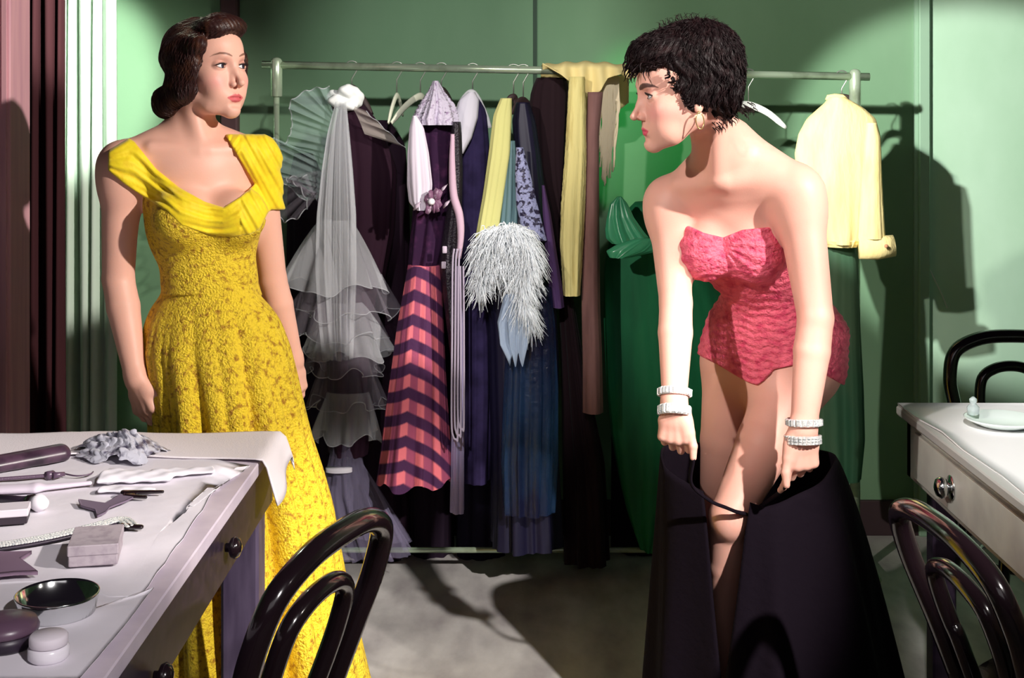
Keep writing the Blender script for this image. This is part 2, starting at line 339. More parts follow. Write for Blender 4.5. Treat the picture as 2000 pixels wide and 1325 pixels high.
def locks(f, seeds, flow, steps, step, r, off=.0, wave=(0, 0), n=5, taper=True, rng=RNG, lift=0):
    """hair locks: tubes that run over the surface of f along the flow"""
    P = seeds.copy(); 
    for _ in range(3): P -= grad(f, P)*f(P)[:, None]
    path = [P.copy()]; ph = rng.rand(len(P))*6.28
    for i in range(steps):
        g = grad(f, P); v = flow(P, i); v -= g*(v*g).sum(1)[:, None]; v /= np.linalg.norm(v, axis=1)[:, None]+1e-9
        if wave[0]: v = v+np.cross(g, v)*(wave[0]*np.sin(i*step/wave[1]*6.28+ph))[:, None]; v /= np.linalg.norm(v, axis=1)[:, None]+1e-9
        P = P+v*step; P = P-grad(f, P)*(f(P)-off-lift*(i/steps)**2)[:, None]; path.append(P.copy())
    T = np.array(path); mb = MB(); rr = r*(np.sin(np.linspace(.25, math.pi-.12, steps+1))**.6 if taper else np.ones(steps+1))
    R = rng.uniform(.6, 1.3, len(seeds))
    for j in range(len(seeds)): mb.tube(T[:, j], rr*R[j], n, True)
    return mb
# ---------------------------------------------------------------- woman in the yellow gown
M_SKIN = mat('skin', (.8, .5, .4), .48, spec=.35, sss=.10, attr='tint', bump=(260, .03))
M_EYE = mat('eye_white', (.80, .78, .78), .15, spec=.6)
M_IRIS_D = mat('iris_dark', (.05, .035, .06), .2, spec=.6); M_PUPIL = mat('pupil_black', (.004, .004, .004), .1, spec=.8)
M_LASH = mat('lash_black', (.012, .006, .008), .6)
M_HAIR_BR = mat('hair_brown', (.026, .008, .007), .42, spec=.35, noise=(30, (.090, .032, .014), .48, .78), bump=(60, .25))
M_HAIR_BK = mat('hair_black', (.008, .003, .004), .55, spec=.22, noise=(40, (.026, .009, .010), .5, .8), bump=(70, .3))
M_CHIFFON = mat('chiffon_yellow', (.86, .66, .012), .62, sheen=.2, spec=.3, noise=(55, (.80, .54, .01), .45, .75), bump=(90, .12))
M_LACE = mat('lace_gold', (.90, .64, .030), .5, spec=.45, noise=(80, (.42, .20, .012), .50, .68), bump=(210, .9))
SKIN1 = (.80, .44, .34); SKIN2 = (.84, .44, .35)
Y1 = 3.17
def woman_yellow():
    root = empty('person', (W(405, 213, Y1)[0], 3.2, 0), 'person in a yellow off-shoulder gown standing behind the cluttered white table', 'person')
    B = Solid(); ty = math.radians(20); fw = np.array([math.sin(ty), -math.cos(ty), 0]); lf = np.array([-fw[1], fw[0], 0]); up = np.array([0, 0, 1.])
    def T(px, py, v=0, dy=0): p = W(px, py, Y1+dy); return p+fw*v
    # torso
    T0 = Solid()
    T0.u(EC(T(378, 345), T(400, 440), lf, (.125, .082), (.122, .088)), .03)
    T0.u(EC(T(400, 440), T(411, 560), lf, (.118, .086), (.097, .076)), .04)
    T0.u(EC(T(411, 560), T(414, 640), lf, (.097, .076), (.125, .080)), .04)
    T0.u(EC(T(414, 640), T(418, 740), lf, (.125, .080), (.12, .075)), .05)
    cbx = T(403, 424)
    for q, k in ((-1, 0), (1, 0)):
        T0.u(EL(cbx+lf*(q*.066-.006*(q > 0))+fw*.086+up*.006, (.061, .051, .059), np.array([lf, fw, up])), .035)
    T0.u(EL(T(372, 318, .0), (.120, .072, .075), np.array([lf, fw, up])), .04)
    for o in T0.ops: B.ops.append(o)
    nb = T(372, 262, -.005); sr = W(238, 322, Y1-.055); sl = W(500, 312, Y1+.055)
    B.u(RC(T(362, 285, -.01), sr+up*.006, .043, .042), .045); B.u(RC(T(380, 285, -.01), sl+up*.006, .043, .040), .045)
    B.u(RC(T(352, 262, -.035), sr+(-lf)*-.03+up*.012, .036, .03), .045); B.u(RC(T(385, 262, -.035), sl-lf*.03+up*.010, .036, .03), .045)
    # neck
    B.u(RC(W(378, 195, Y1+.01), T(368, 285, -.015), .050, .056), .03)
    B.u(RC(W(368, 185, Y1-.035), T(392, 288, .045), .014, .012), .03)       # sternomastoid
    for q in (-1, 1): B.u(RC(T(394, 292, .052)+lf*q*.014, T(382, 288, .040)+lf*q*.105, .0085, .010), .022)
    # her right arm
    el = W(231, 545, Y1-.03); wr = W(266, 742, Y1-.085)
    B.u(RC(sr, el, .047, .037), .03); B.u(EL(sr+[-.004, 0, -.03], (.052, .052, .070)), .03)
    B.u(RC(el, el+(wr-el)*.28, .037, .0385), .006); B.u(RC(el+(wr-el)*.28, wr, .0385, .0245), .004)
    hd = nrm(W(292, 835, Y1-.09)-wr)
    hand(B, wr, nrm(hd+[.02, 0, 0]), (-.55, -.85, 0), (.85, -.5, 0), [(.35, .35, .25), (.35, .40, .3), (.40, .45, .3), (.45, .5, .35)], L=.172, spread=.05, tcurl=.35)
    # her left arm, half behind the skirt
    el2 = W(531, 545, Y1+.13); wr2 = W(573, 705, Y1+.17)
    B.u(RC(sl, el2, .045, .036), .03); B.u(RC(el2, el2+(wr2-el2)*.3, .036, .036), .006); B.u(RC(el2+(wr2-el2)*.3, wr2, .036, .0245), .004)
    hand(B, wr2, nrm([.10, .02, -1]), (.8, -.5, 0), (-.5, -.8, 0), [(.3, .3, .2)]*4, L=.172, spread=.05)
    # head
    H = Head(W(404, 134, Y1), math.radians(54), pitch=math.radians(3), sc=1.03, browt=.8, browz=.004)
    H.shape(B)
    xs = axis_grid(-1.10, -.46, .0014, .0038, [(H.o[0]-.08, H.o[0]+.115)]); ys = axis_grid(2.93, 3.50, .0014, .0042, [(H.o[1]-.115, H.o[1]+.09)])
    zs = axis_grid(.70, 1.72, .0014, .0040, [(H.o[2]-.13, H.o[2]+.12), (.64, .86)])
    V, Q = net(B, xs, ys, zs); 
    C = H.tint(V, SKIN1, (.62, .12, .13), (.16, .065, .04))
    body = qmesh('body', V, Q, M_SKIN, root, C)
    eyes(H, root, M_EYE, M_IRIS_D, M_PUPIL, M_LASH, look=(.25, .0))
    # hair
    S = Solid(); e = H.el
    S.u(e((0, -.022, .034), (.084, .100, .086)), .02)
    S.u(e((0, .062, .092), (.058, .040, .030), -.25), .03)
    for q in (-1, 1):
        S.u(e((q*.074, .000, .000), (.018, .052, .070)), .02)
        if q < 0: S.u(e((q*.069, .044, .047), (.020, .032, .022)), .012)
        S.u(e((q*.070, -.012, -.050), (.026, .046, .036)), .015)
        S.u(e((q*.056, -.070, -.075), (.036, .044, .036)), .02)
    S.u(e((0, -.095, -.068), (.065, .036, .042)), .02)
    S.s(e((0, .112, -.036), (.118, .070, .080)), .008)
    S.s(e((0, .098, .018), (.066, .040, .058)), .008)
    S.s(e((0, .04, -.112), (.052, .092, .060)), .012)
    def fh(P):
        q = H.loc(P); r = np.arctan2(q[:, 0], q[:, 1]+.02); w = np.sin(q[:, 2]*95+2.5*np.sin(r*2))*.0016
        return S(P)+w-.0012*np.abs(np.sin(r*34+q[:, 2]*50+2*np.sin(q[:, 2]*60)))
    lo = H.o-.17; hi = H.o+.17
    V, Q = net(fh, np.arange(lo[0], hi[0], .0019), np.arange(lo[1], hi[1], .0019), np.arange(lo[2], hi[2], .0019)); hair = qmesh('hair', V, Q, M_HAIR_BR, root)
    q = H.loc(V); idx = RNG.choice(len(V), 1500, replace=False); sd = V[idx]
    cr = H.w(0, .045, .115)
    def flow(P, i):
        q = H.loc(P); v = P-cr; v = v/np.linalg.norm(v, axis=1)[:, None]; f = np.stack([np.sign(q[:, 0])*.5, -.75*np.ones(len(q)), -.25-1.2*(q[:, 2] < .06)], 1)
        c = (q[:, 2] < -.04); f[c] = f[c]*.5+np.stack([0*q[c, 0], .8*np.ones(c.sum()), -.6*np.ones(c.sum())], 1); return f@H.M+.25*v
    mb = locks(fh, sd, flow, 15, .0050, .0010, off=.0002, wave=(.30, .06), n=4); mb.build('hair_locks', M_HAIR_BR, hair)['kind'] = 'stuff'
    # gown: fitted lace bodice, draped chiffon band with straps, pleated lace skirt
    def bod(P):
        x, y = pxy(P); top = HZ+0*x+np.interp(x, [200, 285, 325, 405, 455, 520, 560], [160, 165, 180, 212, 222, 215, 215]); zt = (y-top)/820
        return np.maximum(np.maximum(T0(P)-.0065, -zt), (y-578)/820)
    V, Q = net(bod, np.arange(-.97, -.50, .0033), np.arange(2.93, 3.42, .0036), np.arange(1.00, 1.34, .0033)); V = relax(V, Q, 2)
    gown = qmesh('gown', V, Q, M_LACE, root)
    AT = Solid(); 
    for o in B.ops[:len(T0.ops)+8+2]: AT.ops.append(o)
    AT.u(RC(sl, el2, .047, .038), .03)
    def band(P):
        x, y = pxy(P); u = np.interp(x, [200, 207, 252, 262, 305, 350, 400, 436, 470, 497, 524, 540], [300, 296, 270, 276, 330, 366, 394, 405, 384, 360, 350, 350])
        l = np.interp(x, [200, 207, 246, 285, 325, 354, 405, 455, 490, 506, 524, 540], [318, 330, 362, 388, 412, 440, 458, 464, 458, 450, 415, 400])
        reg = np.maximum(u-y, y-l)/900; s = (y-u)/np.maximum(l-u, 12)
        x0 = 441+(y-266)*.60; x1 = 524+0*y
        st = np.maximum(np.maximum(x0-x, 262-y), y-410)/900; st = np.maximum(st, -(x-441)/900)
        reg = np.minimum(reg, st)*.8; xx = np.clip((x-441)/80, 0, 1)
        ph = np.where(x < 470, s*15+.006*x, (x-x0)*.22); reg = np.maximum(reg, (211-x)/900); rip = .0022*np.sin(ph*1.0+1.2*np.sin(x*.03))+.0012*np.sin(ph*2.1+x*.05)
        d = AT(P)-.0105+rip; h = np.maximum(.006-np.abs(d-reg), 0)/.006; return np.maximum(d, reg)+h*h*.0015
    V, Q = net(band, np.arange(-1.06, -.47, .0024), np.arange(2.93, 3.42, .0030), np.arange(1.14, 1.42, .0024)); V = relax(V, Q, 2)
    qmesh('chiffon_band', V, Q, M_CHIFFON, gown)
    rows = np.array([(548, 320, 499), (566, 319, 500), (580, 312, 507), (600, 296, 528), (630, 284, 548), (680, 277, 566), (740, 289, 580), (800, 297, 592), (860, 300, 606), (930, 304, 628), (1000, 308, 646), (1060, 312, 656), (1150, 316, 672), (1250, 322, 696), (1330, 322, 714), (1400, 318, 730)], float)
    hd_ = np.interp(rows[:, 0], [552, 600, 700, 900, 1400], [.083, .10, .145, .195, .33]); n = 320; th = np.arange(n)*2*math.pi/n; m = 110
    yy = np.linspace(552, 1400, m); xl = np.interp(yy, rows[:, 0], rows[:, 1]); xr = np.interp(yy, rows[:, 0], rows[:, 2]); hdp = np.interp(yy, rows[:, 0], hd_)
    for _ in range(2): xl[1:-1] = (xl[:-2]+xl[1:-1]*2+xl[2:])/4; xr[1:-1] = (xr[:-2]+xr[1:-1]*2+xr[2:])/4
    G = np.zeros((m, n, 3)); rng = np.random.RandomState(3); pleat = rng.rand(11)*6.28
    for i in range(m):
        c = W((xl[i]+xr[i])/2, yy[i], Y1-.005+.03*i/m); hw_ = (xr[i]-xl[i])/2*Y1/F; a = .070*min(1, max(0, (yy[i]-575)/420))**.9
        A1 = th*6.5*1.0+pleat[0]+.5*np.sin(th*3+1); fold = (1.7*np.abs(np.sin(th*6+.45*np.sin(th*3+1)+.3))**.8-1)*.62+(1.7*np.abs(np.sin(th*10+pleat[1]+.5*np.sin(th*2)))**.8-1)*.38; side = 1-.75*np.abs(np.cos(th))**6
        r = 1+a*3.0*fold*side
        G[i, :, 0] = c[0]+hw_*np.cos(th)*r*math.cos(.0); G[i, :, 1] = c[1]+hdp[i]*np.sin(th)*r; G[i, :, 2] = c[2]
    mb = MB(); mb.grid(G[::-1], cv=True); mb.build('skirt', M_LACE, gown)
    return root, H
P1, H1 = woman_yellow()
# ---------------------------------------------------------------- woman in the pink bathing suit, bending over
M_PINK = mat('pink_ruched', (.90, .15, .23), .6, spec=.35, noise=(48, (.68, .060, .14), .46, .66, (1, 1, 1.4)), bump=(105, .8, (1, 1, 1.2)))
M_DIAM = mat('diamante', (.86, .86, .84), .18, metal=.35, spec=.8, noise=(320, (.50, .53, .56), .5, .6))
M_GOLD = mat('gold_earring', (.75, .55, .25), .25, metal=.9)
M_BLACK = mat('black_cloth', (.006, .003, .007), .9, spec=.12, bump=(60, .2))
def woman_pink():
    root = empty('person', (.60, 3.12, 0), 'person in a pink strapless bathing suit bending forward beside the clothes rack', 'person')
    B = Solid(); a = math.radians(14); lf = nrm([math.cos(a), -math.sin(a)-.06, 0]); up = np.array([0, 0, 1.])
    # torso
    T0 = Solid()
    T0.u(EC(W(1437, 365, 2.96), W(1446, 430, 2.99), lf, (.122, .080), (.120, .088)), .03)
    T0.u(EC(W(1446, 430, 2.99), W(1472, 505, 3.05), lf, (.120, .088), (.102, .080)), .04)
    T0.u(EC(W(1472, 505, 3.05), W(1505, 570, 3.10), lf, (.102, .080), (.087, .072)), .04)
    T0.u(EC(W(1505, 570, 3.10), W(1514, 650, 3.13), lf, (.087, .072), (.150, .098)), .04)
    T0.u(EC(W(1514, 650, 3.13), W(1512, 700, 3.14), lf, (.152, .100), (.150, .098)), .05)
    T0.u(EL(W(1480, 715, 3.12), (.05, .06, .05)), .05)
    for q in (-1, 1): T0.u(EL(W(1512, 700, 3.20)+lf*q*.07, (.085, .085, .085)), .05)
    T0.u(EL(W(1377, 492, 2.945), (.058, .055, .058)), .035); T0.u(EL(W(1474, 494, 2.93), (.062, .055, .060)), .035)
    for o in T0.ops: B.ops.append(o)
    sr = W(1305, 392, 3.0); sl = W(1558, 378, 2.88)
    B.u(RC(W(1400, 345, 2.93), sr+[.012, 0, .006], .046, .045), .045); B.u(RC(W(1440, 335, 2.92), sl+[-.012, 0, .012], .050, .050), .05)
    B.u(RC(W(1405, 285, 2.90), sr+[.05, .02, .025], .040, .026), .045); B.u(RC(W(1430, 275, 2.91), sl+[-.035, .02, .030], .046, .032), .05)
    # neck
    hb = W(1382, 215, 2.84); B.u(RC(hb, W(1420, 340, 2.93), .050, .058), .03)
    B.u(RC(W(1398, 225, 2.79), W(1398, 345, 2.86), .014, .012), .028)
    B.u(RC(W(1398, 356, 2.872), W(1325, 362, 2.94), .0075, .008), .03); B.u(RC(W(1422, 358, 2.868), W(1515, 342, 2.865), .0075, .008), .03)
    # arms
    er = W(1320, 592, 2.93); wr = W(1317, 792, 2.84); el_ = W(1593, 622, 2.81); wl = W(1569, 838, 2.78)
    B.u(RC(sr, er, .048, .036), .03); B.u(EL(sr+[-.002, 0, -.025], (.050, .052, .065)), .03)
    B.u(RC(er, er+(wr-er)*.3, .036, .0375), .006); B.u(RC(er+(wr-er)*.3, wr, .0375, .0255), .004)
    B.u(RC(sl, el_, .053, .0375), .03); B.u(EL(sl+[.002, 0, -.03], (.058, .055, .075)), .03)
    B.u(RC(el_, el_+(wl-el_)*.3, .0375, .0385), .006); B.u(RC(el_+(wl-el_)*.3, wl, .0385, .0265), .004)
    cu = [(.55, .75, .5), (.65, .9, .6), (.75, .95, .6), (.8, 1.0, .6)]
    t1 = hand(B, wr, nrm([.01, .03, -1]), (-.35, -.93, 0), (.93, -.35, 0), cu, L=.170, spread=.06, tcurl=.05, tdir=nrm([.28, -.25, -1]))
    t2 = hand(B, wl, nrm([-.04, .05, -1]), (.25, -.96, 0), (-.96, -.25, 0), [(.15, .35, .3)]+cu[1:], L=.180, spread=.08, tcurl=.05, tdir=nrm([-.25, -.25, -1]))
    # legs
    hr, kr, ar = W(1437, 720, 3.19), W(1404, 1000, 3.20), W(1404, 1340, 3.32); hl, kl, al = W(1560, 730, 3.10), W(1424, 1010, 2.93), W(1420, 1330, 3.02)
    B.u(RC(hr, hr+(kr-hr)*.5, .078, .064), .05); B.u(RC(hr+(kr-hr)*.5, kr, .064, .046), .006); B.u(RC(kr, ar, .046, .030), .01)
    B.u(RC(hl, hl+(kl-hl)*.5, .084, .064), .05); B.u(RC(hl+(kl-hl)*.5, kl, .064, .043), .006)
    B.u(EL(kl+[0, -.012, -.005], (.037, .034, .045)), .012)
    c1 = kl+(al-kl)*.3; B.u(RC(kl+[0, .008, 0], c1+[0, .018, 0], .040, .044), .012); B.u(RC(c1+[0, .018, 0], al, .044, .028), .004)
    for p, d in ((ar, (-.05, -.12)), (al, (-.04, -.12))):
        B.u(RC(p, [p[0], p[1]+.01, .075], .030, .026), .02); B.u(RC([p[0], p[1]+.01, .075], [p[0]+d[0], p[1]+d[1], .028], .027, .022), .02)
    H = Head(W(1336, 180, 2.80), math.radians(-80), pitch=math.radians(-6), sc=1.0, browt=1.75, browz=-.001, wide=2.5)
    H.shape(B)
    k = H.o
    xs = axis_grid(.22, .88, .0014, .0038, [(k[0]-.12, k[0]+.10), (.31, .40), (.52, .68)]); ys = axis_grid(2.62, 3.46, .0014, .0046, [(k[1]-.085, k[1]+.085)])
    zs = axis_grid(0, 1.66, .0014, .0042, [(k[2]-.14, k[2]+.12), (.72, .90)])
    V, Q = net(B, xs, ys, zs); C = H.tint(V, SKIN2, (.70, .10, .16), (.035, .012, .012))
    qmesh('body', V, Q, M_SKIN, root, C)
    eyes(H, root, M_EYE, M_IRIS_D, M_PUPIL, M_LASH, look=(-.1, .25))
    # hair: short, full, curly
    S = Solid(); e = H.el
    S.u(e((0, -.035, .066), (.092, .098, .086)), .02); S.u(e((0, .050, .086), (.072, .062, .044), -.15), .03)
    S.u(e((0, -.072, .010), (.078, .052, .078)), .03)
    for q in (-1, 1): S.u(e((q*.066, -.020, .010), (.022, .045, .048)), .02)
    for q in (-1, 1): S.u(e((q*.062, .006, -.022), (.013, .014, .012)), .008); S.u(e((q*.064, .020, .010), (.012, .016, .012)), .008)
    S.s(e((0, .118, -.034), (.130, .090, .088)), .008); S.s(e((0, .012, -.100), (.130, .062, .068)), .012)
    def bumps(q): return .0035*np.sin(q[:, 0]*120+2*np.sin(q[:, 1]*70))*np.sin(q[:, 1]*110+1.5*np.sin(q[:, 2]*80))*np.sin(q[:, 2]*105+q[:, 0]*40)
    def fh(P): q = H.loc(P); return S(P)+bumps(q)+.0010*np.sin(q[:, 1]*420+6*np.sin(q[:, 2]*60))
    lo = H.o-.20; hi = H.o+.20
    V, Q = net(fh, np.arange(lo[0], hi[0], .0021), np.arange(lo[1], hi[1], .0021), np.arange(lo[2], hi[2], .0021)); hair = qmesh('hair', V, Q, M_HAIR_BK, root)
    rng = np.random.RandomState(5); sd = V[rng.choice(len(V), 2200, replace=False)]; cr = H.w(0, -.05, .14)
    def flow(P, i):
        v = P-cr; v = v/np.linalg.norm(v, axis=1)[:, None]; return v+H.M[2]*-.5+(H.loc(P)[:, 1] > .02)[:, None]*H.M[1]*.8
    locks(fh, sd, flow, 11, .0045, .0009, off=.0002, wave=(.6, .035), n=4, lift=.006).build('hair_locks', M_HAIR_BK, hair)['kind'] = 'stuff'
    cb = MB()                                                           # fringe, temple and nape curls
    def curl(p, d, n_, r0, ln, turns, rad):
        d = nrm(d); n_ = nrm(n_-d*np.dot(n_, d)); b = np.cross(d, n_); t = np.linspace(0, 1, 18); an = t*turns*6.28; R_ = r0*(1-.4*t)
        cb.tube(np.array([np.array(p)+d*ln*tt+n_*R_[i]*(1-math.cos(an[i]))*.8+b*R_[i]*math.sin(an[i]) for i, tt in enumerate(t)]), rad*np.linspace(1.0, .25, 18), 6)
    M = H.M
    for i in range(46):
        x = rng.uniform(-.060, .060); p = H.w(x, .112-.55*x*x/.06-.02*rng.rand(), rng.uniform(.052, .085)); curl(p, M[1]*rng.uniform(.1, .7)-M[2]*rng.uniform(.5, 1.)+M[0]*rng.uniform(-.4, .4), M[1], rng.uniform(.003, .007), rng.uniform(.018, .036), rng.uniform(.5, 1.0), rng.uniform(.0016, .0030))
    for q in (-1, 1):
        for (y, z, d) in [(.052, .046, (.1, .5, -.8)), (.044, .036, (.1, .7, -.6)), (.036, .022, (.1, .8, -.5)), (.030, .012, (.1, .9, -.3)), (.022, -.004, (.1, .6, -.6)), (.016, -.012, (.1, .8, -.2)), (.010, -.022, (.1, .7, .2)), (.006, -.030, (.1, .6, .3))]:
            for rpt in range(3):
                p = H.w(q*(.070+.004*rng.rand()), y+rng.uniform(-.004, .004), z+rng.uniform(-.004, .004)); curl(p, M[0]*q*.15+M[1]*d[1]+M[2]*d[2], -M[2]+M[1]*.3, .0045, .014, 1.0, .0026)
        for rpt in range(60):
            t = rng.rand(); p = H.w(q*(.020+.05*rng.rand()), -.045-.085*t, -.075+.035*t+rng.uniform(-.01, .01)); curl(p, -M[2]*.9-M[1]*(.0+.35*t)+M[0]*q*.2, -M[1], .004, .013, .6, .0014)
    for rpt in range(220):
        v = nrm(rng.randn(3)+[0, -.2, .9]); p = H.w(*(np.array([0, -.02, .075])+v*[.086, .100, .080])); curl(p, (v@M)*.6+M[1]*rng.uniform(-.8, .8)+M[0]*rng.uniform(-.5, .5), M[2], .004, .013, .8, .0008)
    cb.build('curls', M_HAIR_BK, hair)['kind'] = 'stuff'
    # hoop earring
    ea = MB(); p = H.w(.0795, -.002, -.046); t = np.linspace(-.3, 5.6, 26)
    ea.tube(np.array([p+M[2]*(-.014+.017*math.cos(v))+M[1]*.0085*math.sin(v)+M[0]*.002 for v in t]), .0013, 8); ea.lathe(p+M[2]*.003, [(.0, -.003), (.003, -.002), (.0038, 0), (.003, .002), (0, .003)], 12)
    ea.build('earring', M_GOLD, root)
    # bathing suit
    S2 = Solid(); S2.ops += T0.ops; S2.u(RC(hr, hr+(kr-hr)*.5, .078, .064), .05); S2.u(RC(hl, hl+(kl-hl)*.5, .084, .064), .05)
    def suit(P):
        x, y = pxy(P); t = np.interp(x, [1300, 1320, 1345, 1375, 1412, 1450, 1500, 1545, 1600], [436, 438, 441, 455, 464, 449, 444, 447, 440])
        l = np.interp(x, [1360, 1370, 1400, 1435, 1462, 1478, 1492, 1512, 1560, 1600, 1660], [690, 697, 712, 733, 748, 753, 744, 722, 712, 726, 760])
        r = np.maximum(t-y, y-l)/900; cx, cy = x-1412, y-482; an = np.arctan2(cy, np.abs(cx)+1); rr = np.sqrt(cx*cx+cy*cy); bust = np.clip((545-y)/30, 0, 1)
        rip = .0016*np.sin(an*16+.5*np.sin(rr*.05))*bust*np.clip(rr/25, 0, 1)+(1-bust)*.0013*np.sin(y*.42+2.2*np.sin(x*.045)+1.3*np.sin(x*.11))
        knot = -.010*np.exp(-(cx/9)**2-(cy/20)**2)
        d = S2(P)-.0075+rip*.9+knot*-.6; h = np.maximum(.005-np.abs(d-r), 0)/.005; return np.maximum(d, r)+h*h*.0012
    V, Q = net(suit, np.arange(.30, .90, .0024), np.arange(2.80, 3.38, .0030), np.arange(.80, 1.26, .0024)); V = relax(V, Q, 1)
    qmesh('bathing_suit', V, Q, M_PINK, root)
    # bracelets
    def bracelet(c, d, r, hgt, kind):
        d = nrm(d); u = nrm(np.cross(d, (0, 1, 0))); w = np.cross(d, u); mb = MB(); n = 26 if kind != 'cuff' else 18
        for k2 in range(n):
            an = k2*2*math.pi/n; p = c+(u*math.cos(an)+w*math.sin(an))*r; tdir = -u*math.sin(an)+w*math.cos(an); nn = u*math.cos(an)+w*math.sin(an); s1 = 2*math.pi*r/n*.49
            for row in ([0] if kind != 'rows' else [-1, 0, 1]):
                hh = hgt/2 if kind != 'rows' else hgt/6; q0 = p+d*row*hgt/3; V_ = []
                for sx, sy in ((-1, -1), (1, -1), (1, 1), (-1, 1)): V_.append(q0+tdir*sx*s1+d*sy*hh)
                for sx, sy in ((-1, -1), (1, -1), (1, 1), (-1, 1)): V_.append(q0+tdir*sx*s1*.6+d*sy*hh*.7+nn*.0045)
                mb.add(V_, [(3, 2, 1, 0), (4, 5, 6, 7), (0, 1, 5, 4), (1, 2, 6, 5), (2, 3, 7, 6), (3, 0, 4, 7)])
        o = mb.build('bracelet', M_DIAM, root, smooth=False); return o
    bracelet(er+(wr-er)*.88+[0, 0, 0], wr-er, .0330, .017, 'lace'); bracelet(wr+nrm([.01, .03, -1])*.012, wr-er, .0320, .022, 'cuff')
    bracelet(wl+(wl-el_)*-.06, nrm(wl-el_)+[.15, 0, 0], .0345, .016, 'cuff'); bracelet(wl+nrm([-.04, .05, -1])*.022, nrm(wl-el_)+[.15, 0, 0], .0345, .018, 'rows')
    return root, kl, t1, t2
P2, KNEE, TH1, TH2 = woman_pink()
# black gown she is stepping into: a band above the front knee, cloth held up in both hands, a slit over the shin
def black_gown():
    n = 150; m = 46; G = np.zeros((m, n, 3)); c0 = np.array([.545, 3.06]); rng = np.random.RandomState(9)
    # plan angle runs from the slit's left edge round the back to its right edge; 0 = toward the camera
    g0 = -.30; th = np.linspace(g0-.06, -2*math.pi+g0+.10, n)
    for j, t in enumerate(th):
        fx, fy = math.sin(t), -math.cos(t)
        left = max(0, -fx); right = max(0, fx); front = max(0, -fy)
        topy = 930
        zt = .63+.045*(left+right)-.02*front                          # rim height
        for i in range(m):
            v = i/(m-1); z = zt*(1-v)+.004*v; sp = v**.8
            xl = np.interp(z, [.20, .247, .40, .549, .62], [.449, .446, .434, .425, .420])-c0[0]; xr = np.interp(z, [.20, .247, .40, .549, .62], [.450, .453, .478, .500, .515])-c0[0]
            rf = .175+.03*sp; a0 = math.asin(xl/rf); a1 = -2*math.pi+math.asin(xr/rf); u_ = j/(n-1); tt = a0+(a1-a0)*u_; fx, fy = math.sin(tt), -math.cos(tt); left = max(0, -fx); right = max(0, fx)
            ed = min(1, min(u_, 1-u_)/.10); rx = rf+(.030*left*1+.15*right*sp+.02*right)*ed; ry = .185+.10*sp
            fold = 1+ed*(.015+.07*sp)*math.sin(tt*9+1.2*math.sin(tt*2+v*1.4))+.015*ed*sp*math.sin(tt*21)
            G[i, j] = (c0[0]+fx*rx*fold, c0[1]+fy*ry*fold, z)
    mb = MB(); mb.grid(G); o = mb.build('black_gown', M_BLACK, P2)
    so = o.modifiers.new('thickness', 'SOLIDIFY'); so.thickness = .004
    k = KNEE; w = MB()
    A = [TH1[1], W(1350, 945, 2.84), W(1386, 978, 2.855), W(1418, 992, 2.855), W(1446, 1002, 2.87), W(1470, 1000, 2.93), W(1520, 965, 2.86), TH2[1]]
    w.tube(spline(A, 60), .0075, 8, flat=.5); b = w.build('waistband', M_BLACK, o)
    return o
black_gown()
# ---------------------------------------------------------------- the room
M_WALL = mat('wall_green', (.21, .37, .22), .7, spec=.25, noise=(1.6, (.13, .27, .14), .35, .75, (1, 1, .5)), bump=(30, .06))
M_TRIM = mat('trim_green', (.30, .48, .33), .6); M_SEAM = mat('seam_dark', (.05, .09, .06), .8)
M_MAUVE = mat('trim_mauve', (.72, .38, .42), .6, noise=(6, (.60, .30, .36), .4, .7, (6, 6, .4)))
M_FLOOR = mat('floor_grey', (.58, .55, .53), .85, spec=.2, noise=(9, (.33, .30, .30), .35, .7, (1, .45, 1)), bump=(60, .1))
WY = 4.60
def slab(name, a, b, m): o = MB().box(a, b).build(name, m, smooth=False); o['kind'] = 'structure'; return o
def floor_and_walls():
    slab('floor', (-3.4, -1.2, -.1), (3.2, WY+.1, 0), M_FLOOR)
    slab('wall_back', (-3.4, WY, 0), (3.2, WY+.1, 2.9), M_WALL)
    slab('wall_right_lit', (W(1800, 0, WY-.004)[0], WY-.004, 0), (3.1, WY+.02, 2.9), mat('wall_lit_green', (.54, .78, .58), .7, spec=.25, noise=(2.2, (.38, .62, .41), .35, .75, (1, 1, .6)), bump=(30, .06)))  # paler copy of the wall green, its lit brightness put into the colour
    slab('wall_left', (-3.4, -1.2, 0), (-3.3, WY, 2.9), M_WALL); slab('wall_right', (3.1, -1.2, 0), (3.2, WY, 2.9), M_WALL)
    x = W(1045, 0, WY)[0]; slab('trim_1', (x-.007, WY-.008, .1), (x+.007, WY, 2.9), M_SEAM)
    x = W(1803, 0, WY)[0]; o = MB().box((x-.022, WY-.03, 0), (x+.016, WY, 2.9), .004).box((x-.034, WY-.012, 0), (x-.022, WY, 2.9)).build('trim_2', M_TRIM, smooth=False); o['kind'] = 'structure'
    x = W(452, 0, WY)[0]; o = MB().box((x-.03, WY-.05, 0), (x+.03, WY, 2.9), .006).build('trim_3', mat('trim_dark', (.09, .045, .05), .7), smooth=False); o['kind'] = 'structure'
    o = MB().box((-3.3, WY-.018, 0), (3.1, WY, .12), .003).build('baseboard_back', mat('baseboard_dark', (.06, .035, .04), .6), smooth=False); o['kind'] = 'structure'
    # door frame at the left edge of the photo
    x = W(20, 0, 3.6)[0]
    o = MB().box((x-.30, 3.6, 0), (x, 3.75, 2.9), .004).box((x-.06, 3.585, 0), (x-.045, 3.6, 2.9)).box((x-.02, 3.59, 0), (x-.008, 3.6, 2.9)).build('trim_4', M_MAUVE, smooth=False); o['kind'] = 'structure'
floor_and_walls()
